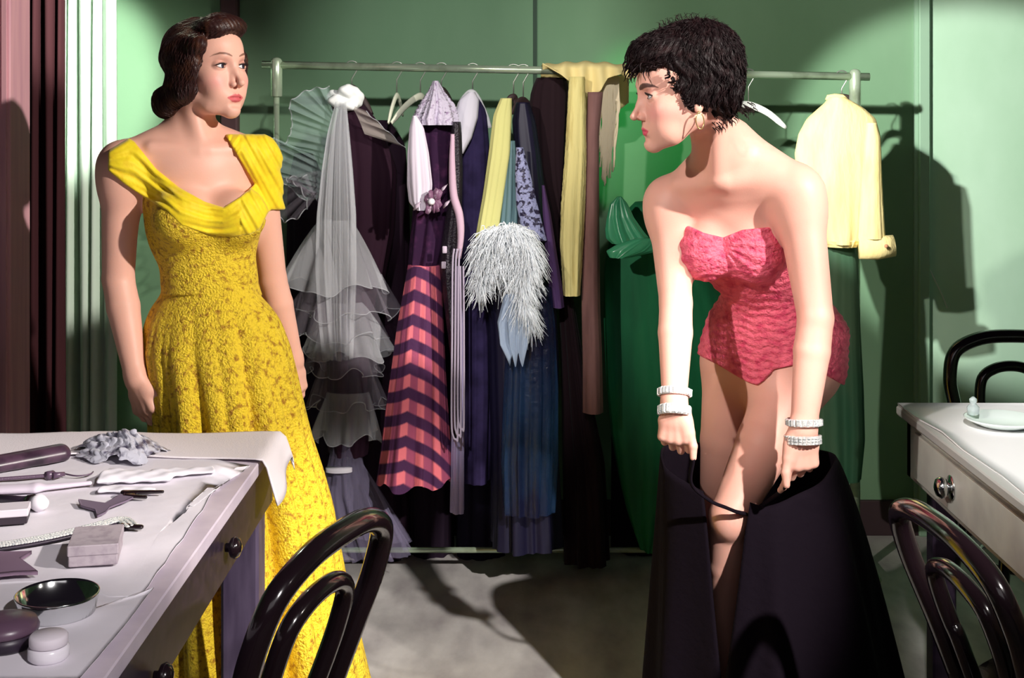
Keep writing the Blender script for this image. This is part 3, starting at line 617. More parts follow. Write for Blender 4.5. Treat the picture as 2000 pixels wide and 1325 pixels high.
def curtain(name, x0, x1, Y, z0, z1, nf, amp, m, label, seed=1, lean=0):
    r = np.random.RandomState(seed); n = nf*14; u = np.linspace(0, 1, n); ph = np.cumsum(r.uniform(.6, 1.5, n)); ph = ph/ph[-1]*nf*2*math.pi; A = amp*(.6+.6*np.interp(u, np.linspace(0, 1, 9), r.rand(9)))
    zz = np.linspace(z1, z0, 26); G = np.zeros((26, n, 3))
    for i, z in enumerate(zz):
        t = i/25; G[i, :, 0] = x0+(x1-x0)*u+lean*t+.006*np.sin(ph*.5+t*3); G[i, :, 1] = Y+A*np.sin(ph+.5*t)*(.7+.3*t); G[i, :, 2] = z
    o = MB().grid(G).build(name, m); s = o.modifiers.new('thickness', 'SOLIDIFY'); s.thickness = .004
    return tag(o, label, 'curtain')
x = lambda p, Y: W(p, 0, Y)[0]
curtain('curtain', x(78, 4.40), x(222, 4.40), 4.40, .0, 2.75, 6, .030, mat('curtain_mint', (.62, .74, .62), .8, spec=.2, sheen=.2), 'pale mint floor-length curtain hanging in folds behind the person in yellow', 3)
curtain('curtain', x(-40, 4.0), x(128, 4.0), 4.0, .0, 2.75, 7, .035, mat('curtain_brown', (.045, .013, .016), .85, spec=.15), 'dark brown curtain hanging beside the mauve door frame', 5)

# ---------------------------------------------------------------- tables and chairs
M_BW = mat('bentwood_black', (.010, .005, .007), .16, spec=.6, coat=.5)
M_TTOP = mat('table_top_pale', (.60, .52, .60), .5, spec=.4, noise=(9, (.47, .40, .49), .4, .7))
M_TDARK = mat('table_dark', (.030, .018, .034), .4, spec=.4, noise=(8, (.012, .008, .016), .4, .7, (1, 5, 5)))
M_LEG = mat('table_leg_blue', (.10, .075, .13), .5, noise=(12, (.05, .035, .07), .4, .7, (3, 3, .4)))
M_PAPER = mat('paper_white', (.72, .68, .74), .75, spec=.25, bump=(14, .25)); M_LINEN = mat('linen_white', (.80, .74, .78), .85, spec=.2, bump=(300, .15))
M_CHROME = mat('chrome', (.72, .74, .74), .12, metal=1)
TZ = .75
def left_table():
    t = empty('table', (-1.25, 1.9, 0), 'long white-topped work table with dark apron at the left, strewn with accessories', 'table')
    X1 = -.515; YF = 2.93; YN = .9; X0 = -2.3
    MB().box((X0, YN, TZ-.028), (X1, YF, TZ), .003).build('tabletop', M_TTOP, t, False)
    MB().box((X1-.045, YN+.03, TZ-.135), (X1-.006, YF-.05, TZ-.028), .003).box((X0+.05, YF-.06, TZ-.135), (X1-.006, YF-.03, TZ-.028), .003).build('apron', M_TDARK, t, False)
    for lx, ly in ((X1-.085, YF-.19), (X0+.05, YF-.19), (X1-.085, YN+.04), (X0+.05, YN+.04)):
        MB().box((lx, ly, 0), (lx+.078, ly+.078, TZ-.03), .006).build('leg', M_LEG, t, False)
    for (px, py) in ((458, 1070), (322, 1322)):
        Yk = F*(X1+.012)/(px-1000); c = W(px, py, Yk); c[0] = X1-.004; c[2] = min(c[2], TZ-.06)
        MB().lathe(c, [(.008, 0), (.008, .006), (.017, .010), (.020, .017), (.016, .025), (.006, .029)], 16, 'x').build('knob', M_BW, t)
    return t
left_table()
def sheet(name, outline, z, m, thick=.0012, wav=.0015, seed=0, parent=None, n=None, fz=None):
    """a thin sheet of paper or cloth lying flat: outline in plan"""
    P = np.array(outline, float); c = P.mean(0); r = np.random.RandomState(seed); V = []; f = []; k = len(P); R = 12
    for s_ in (1, 0):
        for i in range(R+1):
            q = c+(P-c)*i/R if i else np.repeat(c[None], k, 0)
            for p in q: V.append((p[0], p[1], z+thick*s_+(wav*(1+math.sin(p[0]*31+seed)*math.cos(p[1]*27+seed*2))*.5 if fz is None else fz(p[0], p[1]))))
    for s_ in (0, 1):
        b = s_*(R+1)*k
        for i in range(R):
            for j in range(k):
                q = (b+i*k+j, b+i*k+(j+1) % k, b+(i+1)*k+(j+1) % k, b+(i+1)*k+j); f.append(q if s_ else q[::-1])
    for j in range(k): a = R*k+j; b2 = R*k+(j+1) % k; o = (R+1)*k; f.append((a, b2, b2+o, a+o))
    return MB().add(V, f).build(name, m, parent)
def onT(px, py, z=TZ): Y = F*(CH-z)/(py-HZ); p = W(px, py, Y); return p
def ppoly(pts, z=TZ, sub=5):
    Q = [onT(*p, z)[:2] for p in pts]; out = []
    for i in range(len(Q)):
        for k in range(sub): out.append(Q[i]*(1-k/sub)+Q[(i+1) % len(Q)]*k/sub)
    return np.array(out)
# paper runner with a scalloped, wavy edge
ed = [(488, 912), (462, 916), (448, 926), (432, 932), (428, 948), (418, 962), (408, 976), (396, 1000), (386, 1012), (372, 1034), (358, 1056), (344, 1070), (333, 1086), (322, 1108), (306, 1126), (290, 1150), (262, 1180), (235, 1216), (205, 1252), (180, 1290), (150, 1330)]
o = sheet('paper_runner', ppoly(ed+[(-300, 1330), (-60, 880), (300, 880)], sub=3), TZ, M_PAPER, .0015, .005, 2)
tag(o, 'white paper runner with a wavy torn edge covering the top of the left table', 'paper')
def corner_cloth():
    # linen along the far edge, hanging over the right edge near the corner
    nx, ny = 80, 34; G = np.zeros((nx, ny, 3)); X1, YF = -.515, 2.93
    for i in range(nx):
        for j in range(ny):
            u = i/(nx-1); v = j/(ny-1); x_ = -1.62+(1.205-.045*v)*u; n_ = 2.700+.02*math.sin(u*11)+.012*math.sin(u*23)+.05*(1-u)
            y_ = n_+(2.975-n_)*v; z = TZ+.0075+.0025*math.sin(u*19+v*3)+.004*math.exp(-v*9)*(1+math.sin(u*14))
            ox = x_-(X1+.002); oy = y_-(YF+.003)
            if ox > 0: x_ = X1+.004+min(ox, .015)*.6+ox*.34+.007*math.sin(v*7)*min(1, ox*15); z -= max(0, ox*.98-.004)
            if oy > 0: y_ = YF+.004+min(oy, .02)*.4; z -= max(0, oy*.95-.003)
            G[i, j] = (x_, y_, z)
    o = MB().grid(G).build('white_cloth', M_LINEN); s = o.modifiers.new('thickness', 'SOLIDIFY'); s.thickness = .003; s.offset = 1
    return tag(o, 'white linen cloth draped over the far corner of the left table, its corner hanging down', 'cloth')
corner_cloth()
def bentwood(loc, rz, label, hoopw=.19, lean=.33, hh=.86, tube=.0195, sx=1):
    c = empty('chair', loc, label, 'chair', 'black bentwood chairs'); cs, sn = math.cos(rz), math.sin(rz)
    def L(p): return np.array([loc[0]+p[0]*cs-p[1]*sn, loc[1]+p[0]*sn+p[1]*cs, loc[2]+p[2]])
    # local frame: seat at the origin's z .46, back towards -x
    def hoop(w, top, z0, r, yoff=0):
        P = []
        for t in np.linspace(-1, 1, 40):
            a = t*math.pi/2; k = 1-abs(t)**8; y = w*math.sin(a)*(1 if abs(t) < .99 else 1)
            P.append((y, math.cos(a)))
        pts = [(-.155-lean*(0), -w*.80, z0)]
        up = [(-w*.80, z0), (-w*.86, z0+.10), (-w*.95, z0+(top-z0)*.50), (-w, z0+(top-z0)*.68), (-w*.90, z0+(top-z0)*.88), (-w*.5, top-.008), (0, top), (w*.5, top-.008), (w*.90, z0+(top-z0)*.88), (w, z0+(top-z0)*.68), (w*.95, z0+(top-z0)*.50), (w*.86, z0+.10), (w*.80, z0)]
        Q = [L((-.165-lean*(z-.45), y, z)) for y, z in up]
        return MB().tube(spline(Q, 70), r, 12)
    hoop(hoopw, hh, .44, tube).build('back_frame', M_BW, c); hoop(hoopw*.52, hh-.085, .44, tube*.8).build('inner_hoop', M_BW, c)
    s = MB(); s.lathe((0, 0, 0), [(.0, .440), (.185, .440), (.200, .448), (.203, .460), (.192, .470), (.16, .462), (.0, .458)], 36); V = np.array([L(p) for p in s.v[0]]); s.v = [V]; s.build('seat', M_BW, c)
    for q, (fx, fy) in enumerate([(.15, .14), (.15, -.14)]):
        MB().tube([L((fx, fy, .445)), L((fx*1.05, fy*1.05, .25)), L((fx*1.25, fy*1.25, 0))], [.017, .015, .011], 12).build('leg', M_BW, c)
    for fy in (-.15, .15):
        MB().tube([L((-.155, fy, .455)), L((-.17, fy, .25)), L((-.235, fy*1.12, 0))], [.017, .015, .012], 12).build('leg', M_BW, c)
    a = np.linspace(0, 2*math.pi, 33); MB().tube([L((.150*math.cos(t), .150*math.sin(t), .24)) for t in a], .008, 8, False).build('leg_ring', M_BW, c)
    return c
bentwood((-.530, 2.125, 0), math.pi-.357, 'black bentwood chair with an arched back drawn up to the left table', hh=.825)
bentwood((.99, 2.27, 0), 0.12, 'black bentwood chair in shadow, its arched back against the drawer side of the right table', hh=.775, lean=.36, hoopw=.20)
bentwood((1.435, 3.64, 0), -math.pi/2, 'black bentwood chair facing the room behind the far end of the right table', hh=.815, lean=.10, hoopw=.175, tube=.0195)
def right_table():
    t = empty('table', (1.5, 2.3, 0), 'pale painted table with a knobbed drawer at the right', 'table')
    mt = mat('table_grey_paint', (.50, .50, .44), .5, spec=.4, noise=(7, (.34, .32, .30), .4, .75, (1, 1, 1)), bump=(20, .1)); X0 = .933; YF = 3.235
    MB().box((X0, .9, .728), (2.5, YF, TZ), .004).build('tabletop', mat('table_grey_edge', (.42, .42, .40), .5), t, False)
    MB().box((X0+.018, .95, .588), (X0+.045, YF-.03, .722), .002).box((X0+.018, YF-.06, .588), (2.4, YF-.03, .722), .002).build('apron', mt, t, False)
    d = MB().box((X0+.008, 2.42, .603), (X0+.019, 3.12, .712), .003).build('drawer', mt, t, False)
    MB().box((X0+.008, 1.62, .603), (X0+.019, 2.40, .712), .003).build('drawer', mt, t, False)
    p = W(1852, 950, F*X0/852)
    MB().lathe((X0+.008, p[1], .660), [(.010, 0), (.010, -.008), (.020, -.014), (.023, -.024), (.018, -.033), (.008, -.037)], 24, 'x').build('knob', M_CHROME, d)
    MB().lathe((X0+.006, p[1], .660), [(.026, 0), (.026, -.002), (.010, -.004)], 24, 'x').build('knob_plate', M_CHROME, d)
    for lx, ly in ((X0+.05, YF-.13), (2.30, YF-.13), (X0+.05, 1.0), (2.30, 1.0)): MB().box((lx, ly, 0), (lx+.055, ly+.055, .729), .005).build('leg', M_TDARK, t, False)
right_table()
o = sheet('table_cover', np.array([(.936, 3.232), (1.6, 3.232), (2.45, 3.232), (2.45, 2.0), (2.45, 1.0), (1.0, 1.0), (.975, 1.5), (.962, 1.8), (.95, 2.0), (.962, 2.2), (.951, 2.4), (.958, 2.6), (.948, 2.8), (.953, 2.95), (.938, 3.1)]), TZ, mat('cover_white', (.80, .80, .80), .6, spec=.3), .004, .003, 4)
tag(o, 'white cover with a crimped edge spread over the right table', 'table cover')
def dish():
    c = onT(1958, 838); c[2] = TZ+.008; R_ = .082; o = MB().lathe(c, [(0, .0), (.05, .0), (.056, .003), (R_, .014), (R_+.002, .017), (R_-.001, .0175), (.055, .006), (0, .004)], 40).build('dish', mat('china_white', (.72, .80, .78), .2, spec=.5)); tag(o, 'white china dish on the right table', 'dish')
    c = onT(1908, 838); c = np.array([c[0]+.002, c[1]+.03, TZ+.0245]); b = MB().lathe(c, [(.0, 0), (.010, 0), (.013, .003), (.0135, .018), (.009, .023), (.006, .026), (.0085, .031), (.0085, .036), (.003, .041), (0, .042)], 20).build('glass_bottle', mat('glass_pale', (.75, .85, .85), .08, trans=.6, spec=.6)); tag(b, 'tiny glass bottle standing at the rim of the white china dish', 'bottle')
dish()
# ---------------------------------------------------------------- the clothes rack and what hangs on it
RY = 4.20
M_PIPE = mat('pipe_metal', (.60, .74, .54), .22, metal=.55, spec=.6, noise=(14, (.36, .44, .30), .5, .7))
def rodz(px): return CH-(np.interp(px, [536, 1690], [127, 150])-HZ)*RY/F
def rack():
    XL, XR = W(540, 0, RY)[0], W(1670, 0, RY)[0]
    t = empty('clothes_rack', ((XL+XR)/2, RY, 0), 'long metal pipe clothes rack hung with costumes along the green wall', 'clothes rack')
    zl, zr = rodz(540), rodz(1670)
    MB().tube([(XL-.045, RY, zl+.001), (XR+.045, RY, zr-.001)], .0125, 16).build('rod', M_PIPE, t)
    for X, z, r in ((XL, zl, .0095), (XR, zr, .016)):
        MB().tube([(X, RY, .075), (X, RY, z+.010)], r, 14).build('post', M_PIPE, t)
        MB().lathe((X, RY, z), [(.016, -.10), (.0185, -.098), (.0185, .012), (.014, .020), (.005, .024)], 16).build('sleeve', M_PIPE, t)
        f = MB().tube([(X, RY-.26, .075), (X, RY+.26, .075)], .012, 12).build('foot', M_PIPE, t)
        for dy in (-.24, .24):
            MB().lathe((X-.009, RY+dy, .030), [(.010, 0), (.028, .002), (.029, .009), (.028, .016), (.010, .018)], 16, 'x').build('caster', M_BW, f)
    MB().tube([(XL, RY, .078), (XR, RY, .078)], .009, 12).build('bottom_bar', M_PIPE, t)
rack()
M_WIRE = mat('wire', (.45, .48, .42), .35, metal=.8); M_HANG = mat('hanger_cream', (.74, .76, .60), .45); M_DARKHANG = mat('hanger_dark', (.05, .03, .03), .5)
def hanger(px, py, label, m=M_HANG, a0=None, a1=None, dy=0, grp='hangers on the clothes rack', drop=.035, flat=.45):
    """hook on the rod at px, neck at (px, py); arm ends given in px"""
    z = rodz(px); n = W(px, py, RY); c = empty('hanger', (n[0], RY, n[2]), label, 'hanger', grp); x = n[0]; R = .0205
    P = [(x-R*.95, RY, z-.002)]+[(x-R*math.cos(t), RY, z+R*math.sin(t)*.85) for t in np.linspace(.35, math.pi*1.12, 12)]+[(x, RY, z-R*1.9), (x, RY, n[2])]
    MB().tube(P, .0021, 8).build('hook', M_WIRE, c)
    if a0 is not None:
        A, B_ = W(a0[0], a0[1], RY), W(a1[0], a1[1], RY); A[1] -= dy; B_[1] += dy
        P = spline([A, (A*.5+np.array([x, RY, n[2]])*.5)+[0, 0, .012], (x, RY, n[2]), (B_*.5+np.array([x, RY, n[2]])*.5)+[0, 0, .012], B_], 30)
        MB().tube(P, np.interp(np.linspace(0, 1, 30), [0, .1, .5, .9, 1], [.006, .010, .012, .010, .006]), 10, flat=flat).build('arms', m, c)
    return c
def drape(name, rows, Y, m, parent=None, hd=(.03, .06), folds=(7, .02, .10), n=120, lv=60, seed=0, rough=0, col=None, lean=0, hemz=0, open_=None, sk=1):
    """hanging cloth: rows (py, left px, right px) at depth Y; hd = half depth at top and bottom; folds = count, relief at top, at bottom"""
    rows = np.array(rows, float); r = np.random.RandomState(seed+11); yy = np.linspace(rows[0, 0], rows[-1, 0], lv); xl = np.interp(yy, rows[:, 0], rows[:, 1]); xr = np.interp(yy, rows[:, 0], rows[:, 2])
    for _ in range(sk): xl[1:-1] = (xl[:-2]+2*xl[1:-1]+xl[2:])/4; xr[1:-1] = (xr[:-2]+2*xr[1:-1]+xr[2:])/4
    th = np.arange(n)*2*math.pi/n; G = np.zeros((lv, n, 3)); p = r.rand(6)*6.28; k = folds[0]
    f = .55*np.sin(k*th+p[0]+.5*np.sin(2*th+p[1]))+.3*np.sin((k*1.7//1)*th+p[2]+.6*np.sin(3*th))+.15*np.sin((k*3)*th+p[3])
    for i in range(lv):
        t = i/(lv-1); c = W((xl[i]+xr[i])/2, yy[i], Y+lean*t); hw = (xr[i]-xl[i])/2*Y/F; d = hd[0]+(hd[1]-hd[0])*t; a = folds[1]+(folds[2]-folds[1])*t
        g = f+.35*np.sin(k*.6//1*th+p[4]+t*3)*t; side = 1-.6*np.cos(th)**8
        rr = 1+a*(g*side)*2; jit = r.uniform(-1, 1, n)*rough if rough else 0
        G[i, :, 0] = c[0]+hw*np.cos(th)*(rr+jit); G[i, :, 1] = c[1]+d*np.sin(th)*rr+.5*a*hw*np.cos(th*k*.5//1*2+p[5])*.6; G[i, :, 2] = c[2]+hemz*t**6*np.sin(th*k+p[1])
    mb = MB(); mb.grid(G[::-1], cv=True)
    if not open_: mb.f.append(tuple(range((lv-1)*n, lv*n)))
    o = mb.build(name, m, parent)
    if col is not None:
        V = np.concatenate(mb.v); C = col(V); at = o.data.color_attributes.new('tint', 'FLOAT_COLOR', 'POINT'); at.data.foreach_set('color', np.hstack([C, np.ones((len(C), 1))]).astype(np.float32).ravel())
    return o
def cloth(name, c, **k): return mat(name, c, k.pop('rough', .85), spec=k.pop('spec', .2), **k)
def tulle(name, c, alpha): return mat(name, c, .8, spec=.1, alpha=alpha, bump=(120, .2))
M_TUL = tulle('tulle_grey', (.48, .43, .51), .13); M_TUL2 = tulle('tulle_white', (.74, .76, .80), .30); M_TUL3 = tulle('tulle_lilac', (.50, .40, .52), .30)
def sheetpx(name, P, Y, m, parent=None, nu=24, nv=50, cor=(9, .012), hem=None, seed=0):
    """pleated sheet between two polylines of (px, py, depth offset)"""
    A = spline([W(a[0], a[1], Y+a[2]) for a in P[0]], nv); B_ = spline([W(a[0], a[1], Y+a[2]) for a in P[1]], nv); G = np.zeros((nu, nv, 3)); r = np.random.RandomState(seed); ph = np.cumsum(r.uniform(.6, 1.4, nv)); ph = ph/ph[-1]*cor[0]*6.28
    for i in range(nu):
        t = i/(nu-1); G[i] = A*(1-t)+B_*t; G[i, :, 1] += cor[1]*np.sin(ph)*(.15+.85*t); G[i, :, 2] += cor[1]*.35*np.cos(ph)*t
    mb = MB().grid(G); o = mb.build(name, m, parent)
    if hem: MB().tube(G[-1], hem, 6).build('hem', M_TUL2, o)
    return o
def frill(name, cx, y0, y1, w0, w1, Y, m, parent, waves=11, amp=.025, hd=.6, seed=0, hem=.0016, skew=0):
    r = np.random.RandomState(seed); n = waves*14; th = np.arange(n)*2*math.pi/n; lv = 16; p = r.rand(5)*6.28; G = np.zeros((lv, n, 3))
    w = np.sin(waves*th+p[0]+.8*np.sin(2*th+p[1]))+.4*np.sin(waves*1.7//1*th+p[2])
    for i in range(lv):
        t = i/(lv-1); c = W(cx+skew*t, y0+(y1-y0)*t, Y); R_ = (w0+(w1-w0)*t**.8)/2*Y/F; rad = R_+amp*w*t
        G[i, :, 0] = c[0]+rad*np.cos(th); G[i, :, 1] = c[1]+rad*hd*np.sin(th); G[i, :, 2] = c[2]+.014*t*np.sin(waves*.5//1*th+p[3])+.008*t*np.cos(waves*th+p[0])
    o = MB().grid(G[::-1], cv=True).build(name, m, parent)
    if hem: MB().tube(np.vstack([G[-1], G[-1][:1]]), hem, 5, False).build('hem', M_TUL2, o)
    return o
# -- tulle gown
g = empty('tulle_gown', (W(655, 0, 4.12)[0], 4.12, .1), 'sheer grey tulle gown with pleated fans and tiers of ruffles, leftmost on the rack', 'gown')
hanger(687, 172, 'wire hanger under the white puff of the grey tulle gown', M_DARKHANG, (650, 215), (725, 225), .03)
drape('under_gown', [(195, 668, 704), (240, 655, 740), (330, 640, 775), (450, 640, 770), (600, 640, 740), (850, 640, 730), (880, 645, 725)], 4.16, cloth('wine_dark', (.020, .005, .014)), g, (.05, .10), (6, .02, .08), seed=1)
puff = Solid()
for i in range(16):
    r_ = np.random.RandomState(i); a = r_.uniform(0, 6.28); puff.u(EL(W(675+19*math.cos(a), 192+14*math.sin(a), 4.09+r_.uniform(-.02, .02)), (.026, .022, .018)), .010)
def pf(P): return puff(P)+.002*np.sin(P[:, 0]*160)*np.sin(P[:, 2]*190)
c_ = W(675, 192, 4.09); V, Q = net(pf, np.arange(c_[0]-.09, c_[0]+.09, .003), np.arange(4.00, 4.18, .003), np.arange(c_[2]-.08, c_[2]+.08, .003)); qmesh('puff', V, Q, cloth('puff_white', (.85, .88, .86)), g)
drape('sheer_fall', [(198, 656, 676), (260, 640, 682), (330, 630, 688), (420, 622, 694), (520, 622, 694), (620, 630, 690), (700, 640, 688)], 4.05, M_TUL2, g, (.02, .04), (11, .05, .24), seed=4, open_=1, n=220)
ctr_ = [(660, 205, 0), (650, 260, 0), (630, 330, 0), (622, 385, 0), (610, 400, 0)]
sheetpx('pleated_fan', [[(650, 215, 0), (646, 250, 0), (636, 300, 0), (628, 350, 0), (620, 390, 0)], [(643, 170, 0), (603, 176, .02), (567, 200, -.02), (570, 235, .02), (566, 262, -.02), (552, 282, .01), (530, 268, -.01), (517, 290, .02), (522, 330, -.01), (545, 350, 0), (600, 395, 0)]], 4.07, tulle('tulle_green', (.52, .70, .66), .26), g, 20, 170, (16, .010), .0018, 2)
sheetpx('pleated_fan', [[(640, 330, 0), (634, 350, 0), (628, 380, 0), (622, 400, 0)], [(535, 352, -.02), (524, 400, .02), (560, 432, -.03), (600, 405, .02), (585, 365, .0), (560, 350, .02), (600, 345, .0)]], 4.05, M_TUL, g, 16, 120, (11, .016), .0018, 3)
sheetpx('collar_point', [[(686, 205, 0), (700, 232, 0), (712, 262, 0)], [(715, 218, -.02), (752, 252, -.01), (792, 290, 0)]], 4.06, tulle('tulle_brown', (.45, .40, .36), .5), g, 14, 40, (3, .008), .0014, 4)
for i, (cx, y0, y1, w0, w1, wv, sk_) in enumerate([(655, 430, 560, 60, 210, 9, -8), (662, 470, 610, 70, 185, 8, 22), (652, 540, 655, 80, 205, 10, -6), (672, 590, 690, 70, 165, 9, 10), (668, 650, 725, 80, 150, 10, 2), (675, 690, 790, 75, 145, 10, 2), (680, 765, 855, 80, 128, 9, -4)]):
    frill('ruffle', cx, y0, y1, w0, w1, 4.09, M_TUL if i % 3 else M_TUL2, g, wv, .016, .6, 20+i, skew=sk_)
drape('train', [(862, 650, 700), (910, 640, 710), (960, 625, 740), (1010, 630, 765), (1075, 650, 800)], 4.10, tulle('tulle_blue', (.34, .30, .46), .25), g, (.03, .12), (12, .02, .14), seed=8, open_=1)
drape('ribbon_belt', [(914, 636, 688), (922, 636, 688)], 4.05, cloth('belt_white', (.75, .72, .78)), g, (.02, .02), (2, 0, 0), lv=4, n=40)
# -- empty hangers
hanger(775, 188, 'cream hanger swung edge-on between the grey tulle gown and the lace collar', M_HANG, (764, 240), (782, 226), .10, drop=.05)
hanger(821, 188, 'cream hanger with one arm tilted down, right of the other empty cream hanger', M_HANG, (770, 240), (838, 235), .10)
hanger(1462, 205, 'empty white hanger on the rod behind the dark curly hair', mat('hanger_white', (.80, .84, .78), .4), (1405, 226), (1538, 250), .02)
# -- dark dress with plaid skirt
M_PLAID = mat('plaid', (.7, .2, .25), .75, spec=.2, attr='tint', bump=(140, .1)); M_PURP = cloth('purple_dark', (.030, .008, .035), noise=(30, (.08, .02, .07), .5, .7))
g = empty('dress', (W(838, 0, 4.06)[0], 4.06, .3), 'dark purple dress with lace collar, white sleeve and pink plaid skirt', 'dress')
hanger(862, 176, 'wire hanger inside the lace collar of the plaid-skirted dress', M_DARKHANG, (835, 214), (885, 214), .04)
drape('bodice', [(186, 848, 862), (215, 822, 884), (260, 812, 890), (340, 808, 890), (420, 806, 886), (480, 800, 880), (532, 797, 864)], 4.08, M_PURP, g, (.05, .08), (6, .02, .06), seed=3)
def plaid(V):
    px, py = pxy(V); ch = np.interp(py, [520, 935], [812, 788]); sl = np.where(px > ch, .72, -.38)*(px-ch); d = np.mod(py-sl-6*np.sin(px*.05), 47); v = np.mod((px-ch)/np.interp(py, [520, 935], [.55, 1.05])+200, 34)
    dark = np.array([.070, .022, .075]); pink = np.array([.86, .20, .235]); mid = np.array([.40, .085, .16]); b = np.clip((d-20)/2.5, 0, 1)*np.clip((47-d)/2.5, 0, 1); s_ = np.clip((v-16)/2, 0, 1)*np.clip((34-v)/2, 0, 1)
    return dark+(b[:, None])*(mid+(pink-mid)*s_[:, None]-dark)
drape('plaid_skirt', [(518, 797, 862), (560, 790, 863), (640, 776, 866), (720, 766, 869), (800, 755, 873), (880, 746, 877), (938, 738, 880)], 4.03, M_PLAID, g, (.05, .11), (6, .01, .07), n=360, lv=230, seed=6, col=plaid, hemz=.012)
M_LACEW = mat('lace_lilac', (.60, .54, .66), .8, noise=(90, (.30, .20, .34), .55, .70), bump=(120, .6))
drape('lace_collar', [(158, 846, 856), (180, 836, 868), (205, 820, 886), (232, 808, 892), (244, 812, 890)], 4.05, M_LACEW, g, (.02, .085), (8, .05, .14), seed=12, rough=.09, open_=1)
drape('sleeve', [(226, 806, 814), (250, 800, 828), (300, 796, 838), (360, 796, 845), (395, 800, 842), (410, 812, 832)], 3.97, cloth('sleeve_white', (.74, .66, .76)), g, (.012, .035), (5, .02, .10), seed=14)
fl = MB(); c_ = W(846, 392, 3.93)
for i in range(13):
    a = i*2.4; r_ = .012+.0035*(i % 4); d = np.array([math.cos(a), -.35, math.sin(a)]); P = [c_, c_+d*r_*.9, c_+d*r_*1.8+[0, .004, -.002]]; fl.tube(P, [.006, .015, .007], 8, flat=.35)
fl.build('flower', mat('flower_plum', (.20, .09, .16), .5, noise=(60, (.55, .42, .52), .55, .65)), g)
ce = MB(); ce.lathe(c_+[-.004, -.022, -.002], [(0, .008), (.006, .006), (.011, 0), (.006, -.006), (0, -.008)], 12, 'y'); ce.build('flower_centre', cloth('petal_white', (.85, .80, .84)), g)
for (px, py, s_) in ((866, 368, .010), (872, 398, .012), (814, 402, .014)): MB().tube([W(px-6, py+8, 3.94), W(px, py, 3.92), W(px+8, py-8, 3.94)], [.003, s_*.7, .002], 8, flat=.4).build('bow_tip', cloth('petal_lilac', (.62, .50, .60)), g)
# -- black bodice with a lilac sash and cords
g = empty('dress', (W(892, 0, 4.02)[0], 4.02, .5), 'narrow black jet-trimmed dress with a pale lilac sash and long cord loops', 'dress')
drape('bodice', [(238, 884, 900), (260, 880, 902), (340, 884, 904), (480, 862, 900), (520, 858, 898), (700, 880, 900), (850, 882, 900)], 4.00, cloth('jet_black', (.012, .006, .014), rough=.4, spec=.5, bump=(160, .5)), g, (.04, .05), (5, .02, .06), seed=21)
M_SASH = cloth('sash_lilac', (.58, .40, .50))
P = spline([W(884, 262, 3.93), W(883, 320, 3.93), W(886, 380, 3.93), (W(897, 420, 3.93)), W(900, 460, 3.93), W(896, 505, 3.93)], 40); MB().tube(P, [.006+.006*math.sin(i/39*3.0) for i in range(40)], 8, flat=1.1).build('sash', M_SASH, g)
for i, (x0, x1, yb) in enumerate([(884, 888, 858), (890, 893, 850), (896, 890, 838)]):
    MB().tube(spline([W(x0+3, 486, 3.90), W(x0, 520, 3.90), W(x0-1, 650, 3.90), W(x0-2, yb-40, 3.90), W(x0+1, yb-6, 3.90), W(x0+7, yb, 3.90), W(x0+10, yb-14, 3.90), W(x0+10, yb-200, 3.91), W(x0+9, 520, 3.91)], 60), .0032, 6).build('cord', cloth('cord_grey', (.42, .36, .46)), g)
for (px, py) in ((868, 488), (866, 518)): MB().box(W(px-4, py-7, 3.945)-[0, .003, 0], W(px+5, py+7, 3.945)+[0, .003, 0], .002).build('buckle', cloth('buckle_pale', (.60, .50, .60)), g)
# -- lavender coat
g = empty('coat', (W(920, 0, 4.16)[0], 4.16, .2), 'long lavender-blue coat with strong light painted white on its shoulders, beside the narrow black dress', 'coat')
hanger(923, 182, 'white hanger whose arm shows at the shoulder of the lavender-blue coat', mat('hanger_white2', (.82, .82, .84), .4), (893, 215), (957, 250), .0)
drape('body', [(188, 908, 932), (215, 896, 950), (300, 896, 957), (420, 896, 956), (560, 896, 962), (760, 892, 965), (930, 892, 960)], 4.20, cloth('lavender_navy', (.050, .034, .115), noise=(20, (.025, .017, .06), .4, .7)), g, (.05, .11), (6, .02, .07), seed=31)
drape('lit_shoulder', [(180, 914, 928), (195, 897, 936), (230, 886, 934), (270, 886, 922), (300, 888, 905)], 4.10, cloth('lit_shoulder_white', (.80, .77, .86)), g, (.02, .04), (4, .01, .05), seed=33)  # white piece for the strong light on the coat's top
drape('lit_hem', [(560, 896, 906), (700, 884, 906), (850, 882, 908), (1000, 880, 907)], 4.02, cloth('lit_hem_lilac', (.42, .36, .60)), g, (.015, .03), (5, .02, .10), seed=35)  # pale strip for the light on the coat's lower front
# -- yellow scarf and teal stole
o = drape('yellow_scarf', [(192, 978, 1000), (225, 964, 1000), (300, 955, 996), (380, 944, 984), (450, 932, 974), (500, 926, 958), (530, 925, 948), (555, 930, 940)], 4.02, cloth('scarf_yellow', (.74, .72, .28)), None, (.02, .025), (5, .03, .12), seed=41); tag(o, 'long pale yellow scarf hanging with the teal stole above the white feather boa', 'scarf')
hanger(1003, 190, 'wire hanger at the top of the yellow scarf', M_DARKHANG, (988, 213), (1010, 214), .01)
o = drape('teal_stole', [(275, 990, 1006), (330, 984, 1010), (400, 976, 1012), (450, 972, 1010), (520, 975, 1000)], 4.04, cloth('stole_teal', (.14, .25, .28), rough=.4, spec=.5), None, (.02, .03), (5, .04, .12), seed=43); tag(o, 'grey teal satin stole hanging between yellow scarf and black lace dress', 'stole')
